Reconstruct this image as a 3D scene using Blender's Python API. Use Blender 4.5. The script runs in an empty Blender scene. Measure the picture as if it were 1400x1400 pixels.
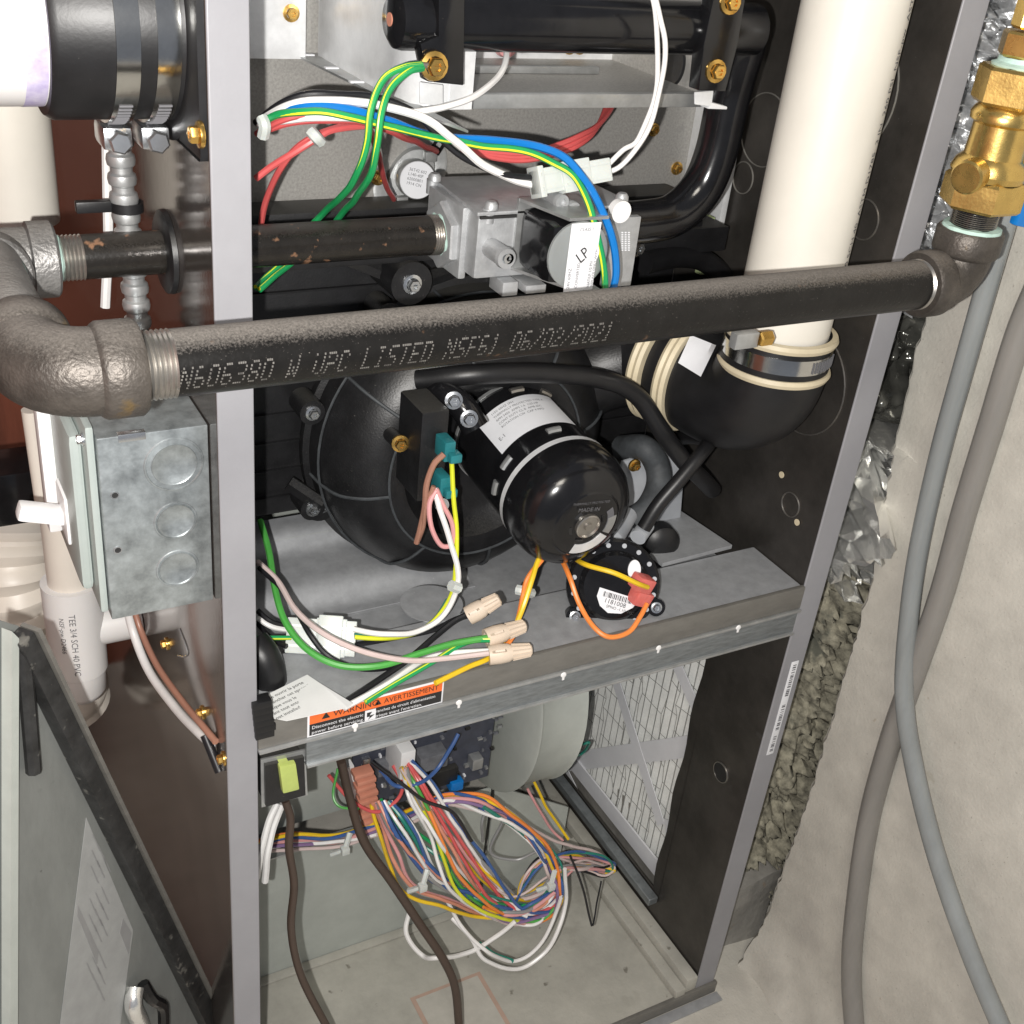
import bpy, bmesh, math, random
from mathutils import Vector as V, Matrix, noise
random.seed(7)
PI = math.pi
S = bpy.context.scene
COL = S.collection
# ------------------------------------------------------------------ camera
F = 1611.0                                    # focal length in pixels of a 1400 px picture
ax = V((3105, 580, -F)).normalized(); az = V((321, 2755, F)).normalized(); ay = az.cross(ax)
R3 = Matrix((ax, ay, az))                     # camera vector -> world vector
def ray(px, py): return R3 @ V((px - 700, 700 - py, -F))
CAMP = V((0, 0, .60)) - ray(352, 983).normalized() * .85
cd = bpy.data.cameras.new('camera'); cam = bpy.data.objects.new('camera', cd); COL.objects.link(cam)
cd.sensor_width = 36; cd.lens = F / 1400 * 36; cd.clip_start = .02; cd.clip_end = 50
cam.matrix_world = Matrix.Translation(CAMP) @ R3.to_4x4()
S.camera = cam
def at(px, py, Y=None, X=None, Z=None):
    r = ray(px, py)
    if X is not None: t = (X - CAMP.x) / r.x
    elif Z is not None: t = (Z - CAMP.z) / r.z
    else: t = (Y - CAMP.y) / r.y
    return CAMP + r * t
# ------------------------------------------------------------------ light
w = bpy.data.worlds.new('World'); S.world = w; w.use_nodes = True
bg = w.node_tree.nodes['Background']; bg.inputs[0].default_value = (.80, .86, 1, 1); bg.inputs[1].default_value = .22
def lamp(name, kind, loc, power, size, colr, look=None):
    l = bpy.data.lights.new(name, kind); l.energy = power; l.color = colr
    if kind == 'AREA': l.size = size
    else: l.shadow_soft_size = size
    o = bpy.data.objects.new(name, l); COL.objects.link(o); o.location = loc
    if look is not None: o.rotation_euler = (V(look) - V(loc)).to_track_quat('-Z', 'Y').to_euler()
    return o
lamp('camera_flash', 'POINT', CAMP + R3 @ V((-.028, -.016, 0)), 38, .004, (1, .97, .93))
lamp('overhead_fill', 'AREA', (-.6, -1.3, 2.3), 14, .5, (1, .93, .82), (.2, 0, .8))  # added soft fill from above, no visible fixture
S.view_settings.view_transform = 'Standard'; S.view_settings.look = 'None'
S.view_settings.exposure = 0; S.view_settings.gamma = 1
S.render.engine = 'CYCLES'; S.cycles.max_bounces = 6
# ------------------------------------------------------------------ materials
def M(name, col, rough=.5, metal=0., var=.12, scale=30, bump=0., bscale=250, dust=0., dcol=(.30, .28, .25),
      spec=.5, trans=0., coat=0., spots=None, streak=None, col2=None, vor=0., alpha=1., rvar=0., sss=0.):
    m = bpy.data.materials.new(name); m.use_nodes = True; nt = m.node_tree; N = nt.nodes; L = nt.links
    b = N['Principled BSDF']
    b.inputs['Roughness'].default_value = rough; b.inputs['Metallic'].default_value = metal
    b.inputs['Specular IOR Level'].default_value = spec; b.inputs['Transmission Weight'].default_value = trans
    b.inputs['Coat Weight'].default_value = coat; b.inputs['Alpha'].default_value = alpha
    if sss: b.inputs['Subsurface Weight'].default_value = sss; b.inputs['Subsurface Radius'].default_value = (.004, .003, .002)
    tc = N.new('ShaderNodeTexCoord'); mp = N.new('ShaderNodeMapping'); L.new(tc.outputs['Object'], mp.inputs[0])
    if streak: mp.inputs['Scale'].default_value = streak
    n = N.new('ShaderNodeTexNoise'); n.inputs['Scale'].default_value = scale; n.inputs['Detail'].default_value = 6
    n.inputs['Roughness'].default_value = .65
    L.new(mp.outputs[0], n.inputs[0])
    c = N.new('ShaderNodeMix'); c.data_type = 'RGBA'
    lo = tuple(x * (1 - var) for x in col); hi = col2 if col2 else tuple(min(1, x * (1 + var)) for x in col)
    c.inputs[6].default_value = (*lo, 1); c.inputs[7].default_value = (*hi, 1)
    rp = N.new('ShaderNodeMapRange'); rp.inputs[1].default_value = .32; rp.inputs[2].default_value = .68
    L.new(n.outputs[0], rp.inputs[0]); L.new(rp.outputs[0], c.inputs[0]); out = c.outputs[2]
    def mix(fac, colr, prev):
        x = N.new('ShaderNodeMix'); x.data_type = 'RGBA'; L.new(fac, x.inputs[0]); L.new(prev, x.inputs[6])
        x.inputs[7].default_value = (*colr, 1); return x.outputs[2]
    if vor:
        v = N.new('ShaderNodeTexVoronoi'); v.inputs['Scale'].default_value = vor; L.new(tc.outputs['Object'], v.inputs[0])
        bw = N.new('ShaderNodeMapRange'); bw.inputs[3].default_value = .62; bw.inputs[4].default_value = 1.25
        L.new(v.outputs['Color'], bw.inputs[0]); g = N.new('ShaderNodeMix'); g.data_type = 'RGBA'; g.blend_type = 'MULTIPLY'
        g.inputs[0].default_value = 1; L.new(out, g.inputs[6]); L.new(bw.outputs[0], g.inputs[7]); out = g.outputs[2]
    if spots:                                  # (scale, threshold, colour)
        for (ss, th, sc) in spots:
            q = N.new('ShaderNodeTexNoise'); q.inputs['Scale'].default_value = ss; q.inputs['Detail'].default_value = 4
            L.new(tc.outputs['Object'], q.inputs[0]); r2 = N.new('ShaderNodeMapRange')
            r2.inputs[1].default_value = th; r2.inputs[2].default_value = th + .06; L.new(q.outputs[0], r2.inputs[0])
            out = mix(r2.outputs[0], sc, out)
    rfac = None
    if dust:
        ge = N.new('ShaderNodeNewGeometry'); sx = N.new('ShaderNodeSeparateXYZ'); L.new(ge.outputs['Normal'], sx.inputs[0])
        q = N.new('ShaderNodeTexNoise'); q.inputs['Scale'].default_value = 800; q.inputs['Detail'].default_value = 5; q.inputs['Roughness'].default_value = .75
        L.new(tc.outputs['Object'], q.inputs[0])
        a = N.new('ShaderNodeMath'); a.operation = 'MULTIPLY_ADD'; L.new(q.outputs[0], a.inputs[0]); a.inputs[1].default_value = .9
        L.new(sx.outputs[2], a.inputs[2])
        r3 = N.new('ShaderNodeMapRange'); r3.inputs[1].default_value = 1.08; r3.inputs[2].default_value = 1.6
        r3.inputs[4].default_value = dust; L.new(a.outputs[0], r3.inputs[0])
        out = mix(r3.outputs[0], dcol, out); rfac = r3.outputs[0]
    L.new(out, b.inputs['Base Color'])
    if rfac is not None:
        k = N.new('ShaderNodeMapRange'); k.inputs[3].default_value = rough; k.inputs[4].default_value = .9
        L.new(rfac, k.inputs[0]); L.new(k.outputs[0], b.inputs['Roughness'])
        if metal:
            k = N.new('ShaderNodeMapRange'); k.inputs[3].default_value = metal; k.inputs[4].default_value = 0
            L.new(rfac, k.inputs[0]); L.new(k.outputs[0], b.inputs['Metallic'])
    elif rvar:
        k = N.new('ShaderNodeMapRange'); k.inputs[3].default_value = max(.05, rough - rvar); k.inputs[4].default_value = rough + rvar
        L.new(n.outputs[0], k.inputs[0]); L.new(k.outputs[0], b.inputs['Roughness'])
    if bump:
        q = N.new('ShaderNodeTexNoise'); q.inputs['Scale'].default_value = bscale; q.inputs['Detail'].default_value = 4
        L.new(mp.outputs[0], q.inputs[0]); bp = N.new('ShaderNodeBump'); bp.inputs['Strength'].default_value = bump
        bp.inputs['Distance'].default_value = .0015; L.new(q.outputs[0], bp.inputs['Height']); L.new(bp.outputs[0], b.inputs['Normal'])
    return m
m = {}
m['jamb'] = M('painted_grey_steel', (.27, .27, .288), .40, 0, .07, 12, .05, 500, spots=[(90, .72, (.20, .20, .21)), (500, .74, (.36, .36, .37))])
m['galv'] = M('galvanised_steel', (.46, .47, .47), .42, .7, .16, 60, .05, 400, rvar=.1)
m['galv_dull'] = M('dull_galvanised_steel', (.36, .37, .385), .5, .3, .12, 90, .05, 500, spots=[(500, .70, (.5, .5, .5))])
m['side_metal'] = M('dark_glossy_inner_side', (.072, .066, .060), .36, .6, .25, 25, .06, 500, spots=[(30, .7, (.09, .085, .08)), (900, .72, (.3, .29, .27))])
m['outer_side'] = M('glossy_outer_side', (.20, .175, .16), .13, .8, .2, 14, .04, 300, rvar=.08, spots=[(25, .70, (.10, .08, .07))])
m['bright'] = M('bright_aluminised_steel', (.74, .75, .76), .36, .25, .1, 60, .04, 400, rvar=.08)
m['satin'] = M('mottled_aluminised_panel', (.37, .36, .34), .48, .3, .2, 500, .08, 700, spots=[(25, .68, (.30, .295, .28))])
m['rail'] = M('dusty_front_rail', (.185, .178, .162), .55, .3, .12, 40, .05, 300, streak=(1, 1, 3))
m['zinc'] = M('zinc_lower_lip', (.25, .27, .28), .45, .6, .25, 60, .05, 300, streak=(1, 1, 6), )
m['pan'] = M('dusty_pan', (.40, .39, .345), .8, .05, .14, 20, .25, 220, spots=[(14, .62, (.32, .31, .27)), (60, .68, (.19, .18, .15)), (500, .68, (.42, .41, .36))])
m['cream_steel'] = M('pale_grey_blower_panel', (.42, .445, .415), .6, .1, .07, 30, .06, 500)
m['black_gloss'] = M('black_gloss_enamel', (.008, .008, .009), .16, 0, .3, 40, .03, 200, spots=[(300, .75, (.06, .05, .045))])
m['black_plastic'] = M('black_moulded_plastic', (.012, .012, .013), .40, 0, .3, 60, .12, 600, spots=[(700, .69, (.07, .065, .06)), (12, .66, (.022, .021, .02))], dust=.35, dcol=(.12, .115, .10))
m['black_rubber'] = M('black_rubber', (.010, .010, .011), .42, 0, .3, 30, .05, 400, spots=[(600, .72, (.05, .048, .045))])
m['dusty_highlit_rubber'] = M('dusty_highlit_grey_rubber', (.05, .055, .06), .65, 0, .35, 80, .1, 400)  # dusty hose, and painted highlights of the housing ribs
m['black_pipe'] = M('dusty_black_iron_pipe', (.009, .0085, .008), .30, .1, .3, 60, .10, 350, dust=1., dcol=(.22, .20, .18), spec=.3,
                    spots=[(60, .685, (.10, .055, .03)), (900, .68, (.12, .11, .10))])
m['black_pipe_rust'] = M('rust_flecked_black_pipe', (.016, .014, .012), .26, .1, .3, 60, .12, 300, dust=.35, dcol=(.12, .11, .10),
                    spots=[(90, .63, (.24, .13, .075)), (900, .72, (.14, .13, .12))])
m['cast'] = M('malleable_iron_fitting', (.085, .075, .066), .46, .55, .4, 40, .36, 520, dust=.6, dcol=(.26, .235, .21), spots=[(40, .66, (.17, .12, .06))])
m['cast_grey'] = M('grey_malleable_iron_fitting', (.22, .215, .21), .45, .6, .3, 40, .5, 420, dust=.5, dcol=(.34, .32, .29))
m['thread'] = M('bare_pipe_thread', (.42, .40, .37), .32, .9, .15, 80, .05)
m['paste'] = M('pale_green_thread_sealant', (.45, .62, .56), .6, 0, .12, 60, .25, 300)
m['brass'] = M('brass', (.66, .46, .15), .27, .92, .12, 60, .06, 500, rvar=.08)
m['brass_screw'] = M('yellow_zinc_screw', (.80, .50, .14), .26, .95, .1, 60)
m['steel_screw'] = M('zinc_screw', (.70, .72, .74), .25, .95, .1, 60)
m['pvc'] = M('white_pvc', (.72, .69, .62), .38, 0, .04, 15, .02, 200, spots=[(150, .78, (.45, .42, .36))])
m['pvc_white'] = M('bright_white_pvc', (.74, .73, .72), .4, 0, .03, 15, sss=.05)
m['pvc_cream'] = M('cream_pvc', (.70, .65, .58), .4, 0, .05, 10)
m['primer'] = M('purple_primer', (.45, .36, .72), .45, 0, .25, 40, col2=(.72, .69, .80))
m['cream'] = M('cream_rubber_band', (.62, .54, .38), .5, 0, .08, 60)
m['diecast'] = M('die_cast_aluminium', (.46, .47, .48), .5, .55, .12, 90, .12, 500, rvar=.1)
m['band'] = M('polished_steel_band', (.62, .62, .60), .17, 1, .12, 60, .03, 200)
m['label'] = M('white_label', (.74, .75, .78), .5, 0, .04, 30)
m['ink'] = M('black_print', (.02, .02, .02), .6, 0, 0, 30)
m['ink_grey'] = M('grey_print', (.12, .12, .13), .6, 0, 0, 30)
m['orange'] = M('orange_print', (.78, .15, .03), .5, 0, .08, 30)
m['nylon'] = M('milky_white_nylon', (.54, .57, .55), .35, 0, .05, 60, sss=.25)
m['beige'] = M('beige_wire_nut', (.60, .50, .40), .45, 0, .06, 60)
m['red_ins'] = M('translucent_red_cover', (.62, .15, .13), .35, 0, .15, 90, sss=.2)
m['teal'] = M('teal_terminal_cover', (.02, .17, .19), .35, 0, .15, 90)
m['concrete'] = M('concrete', (.50, .48, .43), .9, 0, .11, 26, .3, 300, spots=[(6, .66, (.44, .42, .38)), (330, .68, (.36, .34, .30)), (900, .66, (.58, .56, .52)), (20, .735, (.36, .32, .25)), (50, .74, (.30, .24, .17)), (140, .75, (.17, .16, .14))])
m['concrete_edge'] = M('rough_grey_concrete', (.25, .24, .22), .92, 0, .25, 16, .8, 110, spots=[(28, .66, (.33, .25, .18))])
m['vinyl'] = M('grey_translucent_vinyl', (.24, .255, .255), .2, 0, .12, 30, .02, 60, sss=.1, streak=(1, 1, .15))
m['vinyl_b'] = M('brownish_translucent_vinyl', (.225, .215, .20), .3, 0, .12, 30, .02, 60, sss=.1, streak=(1, 1, .15))
m['foil'] = M('crumpled_foil', (.90, .90, .88), .24, .85, .1, 30, .9, 60)
m['film'] = M('dark_glossy_film', (.10, .10, .09), .16, .5, .5, 18, 1., 45)
m['bubble'] = M('foil_bubble_wrap', (.55, .56, .57), .25, .6, .3, 60, .8, 130)
m['fibre'] = M('dusty_fibre_insulation', (.23, .215, .165), .95, 0, .6, 90, 1., 130, spots=[(24, .62, (.10, .10, .08))])
m['wood'] = M('red_brown_wood', (.20, .062, .036), .5, 0, .25, 6, .1, 100, streak=(6, 1, .6))
m['lumber'] = M('pale_lumber', (.40, .27, .13), .8, 0, .15, 20, streak=(4, 4, .5))
m['ebox'] = M('zinc_plated_box', (.37, .405, .415), .36, .65, .35, 70, .06, 300, rvar=.14, spots=[(40, .66, (.31, .345, .355)), (420, .68, (.46, .50, .51))])
m['ebox_cover'] = M('grey_steel_cover', (.40, .45, .43), .4, .1, .05, 30, .03, 300)
m['white_plastic'] = M('white_plastic', (.80, .80, .80), .35, 0, .02, 20)
m['door_in'] = M('scuffed_foil_lining', (.24, .25, .24), .5, .35, .14, 25, .12, 200, spots=[(16, .655, (.05, .055, .06)), (110, .72, (.12, .12, .12))], streak=(1, 1, .4))
m['door_edge'] = M('worn_shadow_black_door_edge', (.035, .035, .035), .5, .3, .4, 60, .3, 160, spots=[(80, .64, (.16, .155, .14))])  # flange's shadow put into the black base colour; pale scuffs are wear
m['board'] = M('dark_blue_circuit_board', (.05, .055, .075), .4, 0, .2, 90)
m['board_grey'] = M('grey_circuit_component', (.15, .155, .17), .5, 0, .3, 90)
m['rocker'] = M('olive_yellow_rocker', (.42, .50, .14), .35, 0, .08, 60, sss=.1)
m['filter'] = M('grey_white_filter_media', (.70, .71, .69), .95, 0, .1, 40, .4, 300)
m['card'] = M('lavender_grey_card', (.72, .73, .76), .8, 0, .04, 30)
m['grey_plastic'] = M('light_grey_plastic', (.40, .42, .45), .5, 0, .08, 40)
m['wiregrid'] = M('dark_filter_wire', (.22, .22, .21), .6, .2, 0, 30)
m['green_pad'] = M('pale_green_insulation', (.36, .43, .22), .8, 0, .15, 60)
m['dull_paper'] = M('dull_grey_sticker', (.33, .335, .33), .6, .1, .08, 60)
m['faint_paper'] = M('dusty_clear_label', (.44, .425, .38), .6, 0, .08, 60)
m['paper'] = M('paper_tag', (.66, .67, .66), .8, 0, .04, 40, spots=[(40, .73, (.55, .40, .22))])
def wm(name, c, r=.35): m[name] = M(name.replace('w_', '') + '_wire_insulation', c, r, 0, .06, 60)
wm('w_white', (.74, .73, .72)); wm('w_black', (.012, .012, .014)); wm('w_blue', (.004, .16, .50)); wm('w_green', (.015, .30, .09))
wm('w_yellowstripe', (.62, .66, .03)); wm('w_red', (.60, .10, .10)); wm('w_lime', (.07, .33, .06)); wm('w_yellow', (.75, .50, .02))
wm('w_orange', (.80, .24, .05)); wm('w_brown', (.34, .17, .12)); wm('w_pink', (.62, .30, .30)); wm('w_dkblue', (.04, .10, .28))
wm('w_teal', (.02, .20, .15)); wm('w_cable', (.06, .04, .03), .5); wm('w_purple', (.22, .14, .28)); wm('w_grey', (.25, .25, .25)); wm('w_palepink', (.58, .47, .45))
wm('w_salmon', (.60, .25, .17))
# ------------------------------------------------------------------ object helpers
def wloc(o):
    p = V((0, 0, 0))
    while o: p += V(o.location); o = o.parent
    return p
def thing(name, label, cat, loc, group=None):
    o = bpy.data.objects.new(name, None); COL.objects.link(o); o.location = loc; o.empty_display_size = .01
    o['label'] = label; o['category'] = cat
    if group: o['group'] = group
    return o
def tag(o, label, cat, group=None):
    o['label'] = label; o['category'] = cat
    if group: o['group'] = group
    return o
class B:
    def __init__(s): s.bm = bmesh.new()
    def box(s, a, b, bev=0):
        x0, y0, z0 = (min(a[i], b[i]) for i in range(3)); x1, y1, z1 = (max(a[i], b[i]) for i in range(3))
        v = [s.bm.verts.new(p) for p in ((x0,y0,z0),(x1,y0,z0),(x1,y1,z0),(x0,y1,z0),(x0,y0,z1),(x1,y0,z1),(x1,y1,z1),(x0,y1,z1))]
        fs = [s.bm.faces.new([v[i] for i in q]) for q in ((0,3,2,1),(4,5,6,7),(0,1,5,4),(1,2,6,5),(2,3,7,6),(3,0,4,7))]
        if bev:
            es = list({e for f in fs for e in f.edges})
            bmesh.ops.bevel(s.bm, geom=es, offset=bev, segments=2, affect='EDGES', profile=.6)
        return s
    def prism(s, pts, vec, bev=0):
        pts = [V(p) for p in pts]; vec = V(vec)
        a = [s.bm.verts.new(p) for p in pts]; b = [s.bm.verts.new(p + vec) for p in pts]; n = len(a)
        nf = [s.bm.faces.new(a[::-1]), s.bm.faces.new(b)]
        for i in range(n): nf.append(s.bm.faces.new((a[i], a[(i+1) % n], b[(i+1) % n], b[i])))
        bmesh.ops.recalc_face_normals(s.bm, faces=nf)
        if bev:
            es = list({e for f in nf for e in f.edges})
            bmesh.ops.bevel(s.bm, geom=es, offset=bev, segments=2, affect='EDGES', profile=.6)
        return s
    def lathe(s, org, axis, prof, n=32, ref=None, a0=0, a1=2*PI):
        """prof: list of (distance along the axis, radius)"""
        org = V(org); axis = V(axis).normalized()
        u = V(ref) if ref is not None else (V((0, 0, 1)) if abs(axis.z) < .9 else V((1, 0, 0)))
        u = (u - axis * u.dot(axis)).normalized(); t = axis.cross(u)
        full = abs(a1 - a0 - 2*PI) < 1e-4; cnt = n if full else n + 1; rings = []
        for (d, r) in prof:
            if r < 1e-6: rings.append([s.bm.verts.new(org + axis * d)])
            else: rings.append([s.bm.verts.new(org + axis*d + (u*math.cos(a0+(a1-a0)*i/n) + t*math.sin(a0+(a1-a0)*i/n)) * r) for i in range(cnt)])
        for A, Bq in zip(rings, rings[1:]):
            for i in range(n):
                j = (i+1) % cnt
                if len(A) == 1 and len(Bq) == 1: continue
                if len(A) == 1: s.bm.faces.new((A[0], Bq[j], Bq[i]))
                elif len(Bq) == 1: s.bm.faces.new((A[i], A[j], Bq[0]))
                else: s.bm.faces.new((A[i], A[j], Bq[j], Bq[i]))
        return s
    def cyl(s, p0, p1, r, r1=None, n=24, ref=None):
        p0 = V(p0); p1 = V(p1); L = (p1-p0).length; r1 = r if r1 is None else r1
        return s.lathe(p0, p1-p0, [(0, 0), (0, r), (L, r1), (L, 0)], n, ref)
    def tube(s, pts, r, n=8, cap=True, rz=None):
        pts = [V(p) for p in pts]; T = []
        for i in range(len(pts)):
            a = pts[max(0, i-1)]; b = pts[min(len(pts)-1, i+1)]; T.append((b-a).normalized())
        u = T[0].orthogonal().normalized(); rings = []
        for i, p in enumerate(pts):
            u = (u - T[i]*u.dot(T[i])).normalized(); t = T[i].cross(u); rr = r(i/(len(pts)-1)) if callable(r) else r
            rings.append([s.bm.verts.new(p + (u*math.cos(2*PI*k/n) + t*math.sin(2*PI*k/n))*rr) for k in range(n)])
        for A, Bq in zip(rings, rings[1:]):
            for k in range(n): s.bm.faces.new((A[k], A[(k+1) % n], Bq[(k+1) % n], Bq[k]))
        if cap: s.bm.faces.new(rings[0][::-1]); s.bm.faces.new(rings[-1])
        return s
    def quad(s, pts):
        s.bm.faces.new([s.bm.verts.new(p) for p in pts]); return s
    def rough(s, amp, sc):
        for v in s.bm.verts: v.co += V(noise.noise_vector(v.co * sc)) * amp
        return s
    def done(s, name, mat, parent=None, smooth=True, bev=0, sub=0, sharp=38):
        off = wloc(parent) if parent else V((0, 0, 0))
        if parent is None:
            c = sum((v.co for v in s.bm.verts), V((0, 0, 0))) / max(1, len(s.bm.verts)); z = min(v.co.z for v in s.bm.verts)
            off = V((c.x, c.y, z))
        for v in s.bm.verts: v.co -= off
        me = bpy.data.meshes.new(name); s.bm.to_mesh(me); s.bm.free()
        me.materials.append(m[mat]); o = bpy.data.objects.new(name, me); COL.objects.link(o)
        if parent: o.parent = parent
        else: o.location = off
        if smooth:
            for p in me.polygons: p.use_smooth = True
            me.set_sharp_from_angle(angle=math.radians(sharp))
        if bev:
            md = o.modifiers.new('bevel', 'BEVEL'); md.width = bev; md.segments = 2; md.limit_method = 'ANGLE'; md.angle_limit = math.radians(50)
        if sub: md = o.modifiers.new('subdivision', 'SUBSURF'); md.levels = sub; md.render_levels = sub
        return o
def crom(P, per=6):
    P = [V(p) for p in P]
    if len(P) < 3: return P
    Q = [P[0]*2-P[1]] + P + [P[-1]*2-P[-2]]; out = []
    for i in range(1, len(Q)-2):
        a, b, c, d = Q[i-1:i+3]
        for k in range(per):
            t = k/per
            out.append(.5*((2*b) + (c-a)*t + (2*a-5*b+4*c-d)*t*t + (3*b-a-3*c+d)*t**3))
    out.append(P[-1]); return out
def structure(o): o['kind'] = 'structure'; return o
FONT = None
def text(s, org, xd, yd, size, mat, parent, name='lettering', bend=None, align='LEFT', thick=.0002, sx=1.):
    """flat print: org is the baseline start, xd / yd the reading and upright directions"""
    cu = bpy.data.curves.new(name, 'FONT'); cu.body = s; cu.size = size; cu.align_x = align; cu.resolution_u = 2
    to = bpy.data.objects.new('text_source', cu); COL.objects.link(to)
    dg = bpy.context.evaluated_depsgraph_get(); me = bpy.data.meshes.new_from_object(to.evaluated_get(dg))
    bpy.data.objects.remove(to); xd = V(xd).normalized(); yd = V(yd).normalized(); zd = xd.cross(yd); off = wloc(parent) if parent else V((0,0,0))
    for v in me.vertices:
        p = V(org) + xd*v.co.x*sx + yd*v.co.y + zd*thick
        if bend: p = bend(p)
        v.co = p - off
    me.name = name; me.materials.clear(); me.materials.append(m[mat]); o = bpy.data.objects.new(name, me); COL.objects.link(o)
    if parent: o.parent = parent
    return o
def joined_text(rows, mat, parent, name='lettering', surf=None):
    """rows: (string, org, xd, yd, size, sx). one mesh of print"""
    bm = bmesh.new()
    for (s_, org, xd, yd, size, sx) in rows:
        o = text(s_, org, xd, yd, size, mat, None, name, sx=sx); me = o.data
        if surf:
            for v in me.vertices: v.co = surf(v.co)
        bm.from_mesh(me); bpy.data.objects.remove(o); bpy.data.meshes.remove(me)
    q = B(); q.bm.free(); q.bm = bm
    return q.done(name, mat, parent, smooth=False)
VW = (CAMP - V((.25, .05, .7))).normalized()
def wire(label, mat, pts, r=.0021, group=None, stripe=None, name='wire', cat='wire', per=6, n=8):
    P = [at(a, b, Y=y) for (a, b, y) in pts]; C_ = [q_ + V(noise.noise_vector(q_*38 + V((len(label), 0, 0))))*.0011 for q_ in crom(P, per)]
    o = B().tube(C_, r, n).done(name, mat); tag(o, label, cat, group)
    if stripe:
        off = []
        for i, p in enumerate(C_):
            t = (C_[min(i+1, len(C_)-1)] - C_[max(i-1, 0)]).normalized(); vv = (CAMP - p).normalized()
            s_ = t.cross(vv).normalized(); off.append(p + (vv*.62 + s_*.38*stripe).normalized()*r*.5)
        B().tube(off, r*.58, 6).done('stripe', 'w_yellowstripe', o)
    return o
def hexprism(b, org, axis, r, d0, d1, ch=.0012, rot=0):
    axis = V(axis).normalized(); u = axis.orthogonal().normalized()
    u = Matrix.Rotation(rot, 3, axis) @ u
    b.lathe(org, axis, [(d0, 0), (d0, r-ch), (d0+ch, r), (d1-ch, r), (d1, r-ch), (d1, 0)], 6, ref=u)
scr_mesh = {}
def screw(p, axis, mat='brass_screw', r=.0042, parent=None, name='screw', washer=True):
    """hex washer-head screw; returns a part (or a top-level mesh)"""
    key = (mat, r)
    if key not in scr_mesh:
        b = B(); R_ = r*1.55 if washer else r
        b.lathe((0,0,0), (0,0,1), [(-.001, R_*.95), (0, R_), (r*.3, R_*.96), (r*.4, r*1.0)], 16)
        b.lathe((0,0,0), (0,0,1), [(r*.3, r), (r*1.1, r), (r*1.3, r*.86), (r*1.3, r*.45), (r*1.05, r*.4), (r*1.05, 0)], 6)
        b.box((-r*.8, -r*.1, r*1.2), (r*.8, r*.1, r*1.34))
        o = b.done(name, mat); me = o.data; bpy.data.objects.remove(o)
        scr_mesh[key] = me
        zmin = min(v.co.z for v in me.vertices)
        for v in me.vertices: v.co.z -= (zmin + .001)
    o = bpy.data.objects.new(name, scr_mesh[key]); COL.objects.link(o)
    o.rotation_euler = V(axis).to_track_quat('Z', 'Y').to_euler()
    if parent: o.parent = parent; o.location = V(p) - wloc(parent)
    else: o.location = p
    return o
# ================================================================== SETTING
ZF = .03
g = B()
nx, ny = 60, 40
for i in range(nx):
    for j in range(ny):
        pass
vs = [[g.bm.verts.new((-1.6 + 3.4*i/nx, -1.2 + 2.6*j/ny, ZF + .004*noise.noise(V((i*.4, j*.4, 0))))) for j in range(ny+1)] for i in range(nx+1)]
for i in range(nx):
    for j in range(ny): g.bm.faces.new((vs[i][j], vs[i+1][j], vs[i+1][j+1], vs[i][j+1]))
structure(g.done('concrete_floor', 'concrete'))
# concrete side wall, its broken far corner at Y = .035
EDG = [(0, .020), (.145, .0165), (.27, .010), (.40, .011), (.57, .0135), (.68, .030), (.75, .037), (.80, .040), (1.1, .035), (2, .035)]
def edge_y(z):
    for (a, b_), (c, d) in zip(EDG, EDG[1:]):
        if z <= c: return b_ + (d-b_)*max(0, z-a)/(c-a)
    return .035
g = B(); nz, nyy = 200, 34; rows = []
for k in range(nz+1):
    z = ZF - .02 + 1.5*k/nz; row = []
    edge = edge_y(z) + .0030*noise.noise(V((z*55, 3, 1))) + .003*noise.noise(V((z*160, 7, 1)))
    foot = .05*max(0, (.11 - z)/.11)**1.5 if z < .11 else 0
    for j in range(nyy+1):
        t = j/nyy; y = edge - (t**1.6)*.9
        x = .600 - foot*(.6+.4*noise.noise(V((y*20, z*20, 0)))) + .0018*noise.noise(V((y*9, z*9, 2))) + .0007*noise.noise(V((y*60, z*60, 2)))
        if j == 0: x += .004
        row.append(g.bm.verts.new((x, y, z)))
    back = g.bm.verts.new((.605, edge + .002, z)); far = g.bm.verts.new((1.1, edge + .006, z))
    rows.append([far, back] + row)
for A, Bq in zip(rows, rows[1:]):
    for i in range(len(A)-1): g.bm.faces.new((A[i], A[i+1], Bq[i+1], Bq[i]))
wall = tag(g.done('concrete_wall', 'concrete'), 'pale rough-cast concrete foundation wall on the right behind the grey hoses', 'wall')
g = B(); g.box((.53, .045, ZF-.02), (.64, .5, .135)); bmesh.ops.subdivide_edges(g.bm, edges=g.bm.edges[:], cuts=7, use_grid_fill=True)
g.rough(.007, 22).rough(.002, 90)
tag(g.done('concrete_footing', 'concrete_edge'), 'rough grey concrete footing at the base beside the furnace', 'footing')
g = B(); g.box((.46, 1.15, ZF), (2.5, 1.2, 2.2)); structure(g.done('basement_wall', 'concrete_edge'))
# red-brown timber partition to the left of / behind the furnace
tp = thing('timber_partition', 'red-brown wooden boarding seen at the far left behind the pipes', 'partition', (-.6, .83, ZF))
for i in range(7):
    B().box((-1.0+.17*i, .83, ZF), (-1.0+.17*i+.167, .85, 1.6), .002).done('plank', 'wood', tp)
for i in range(12):
    B().box((-.78, -.55+.17*i*.66, ZF), (-.76, -.55+.17*i*.66+.109, 1.6), .002).done('plank', 'wood', tp)
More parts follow.
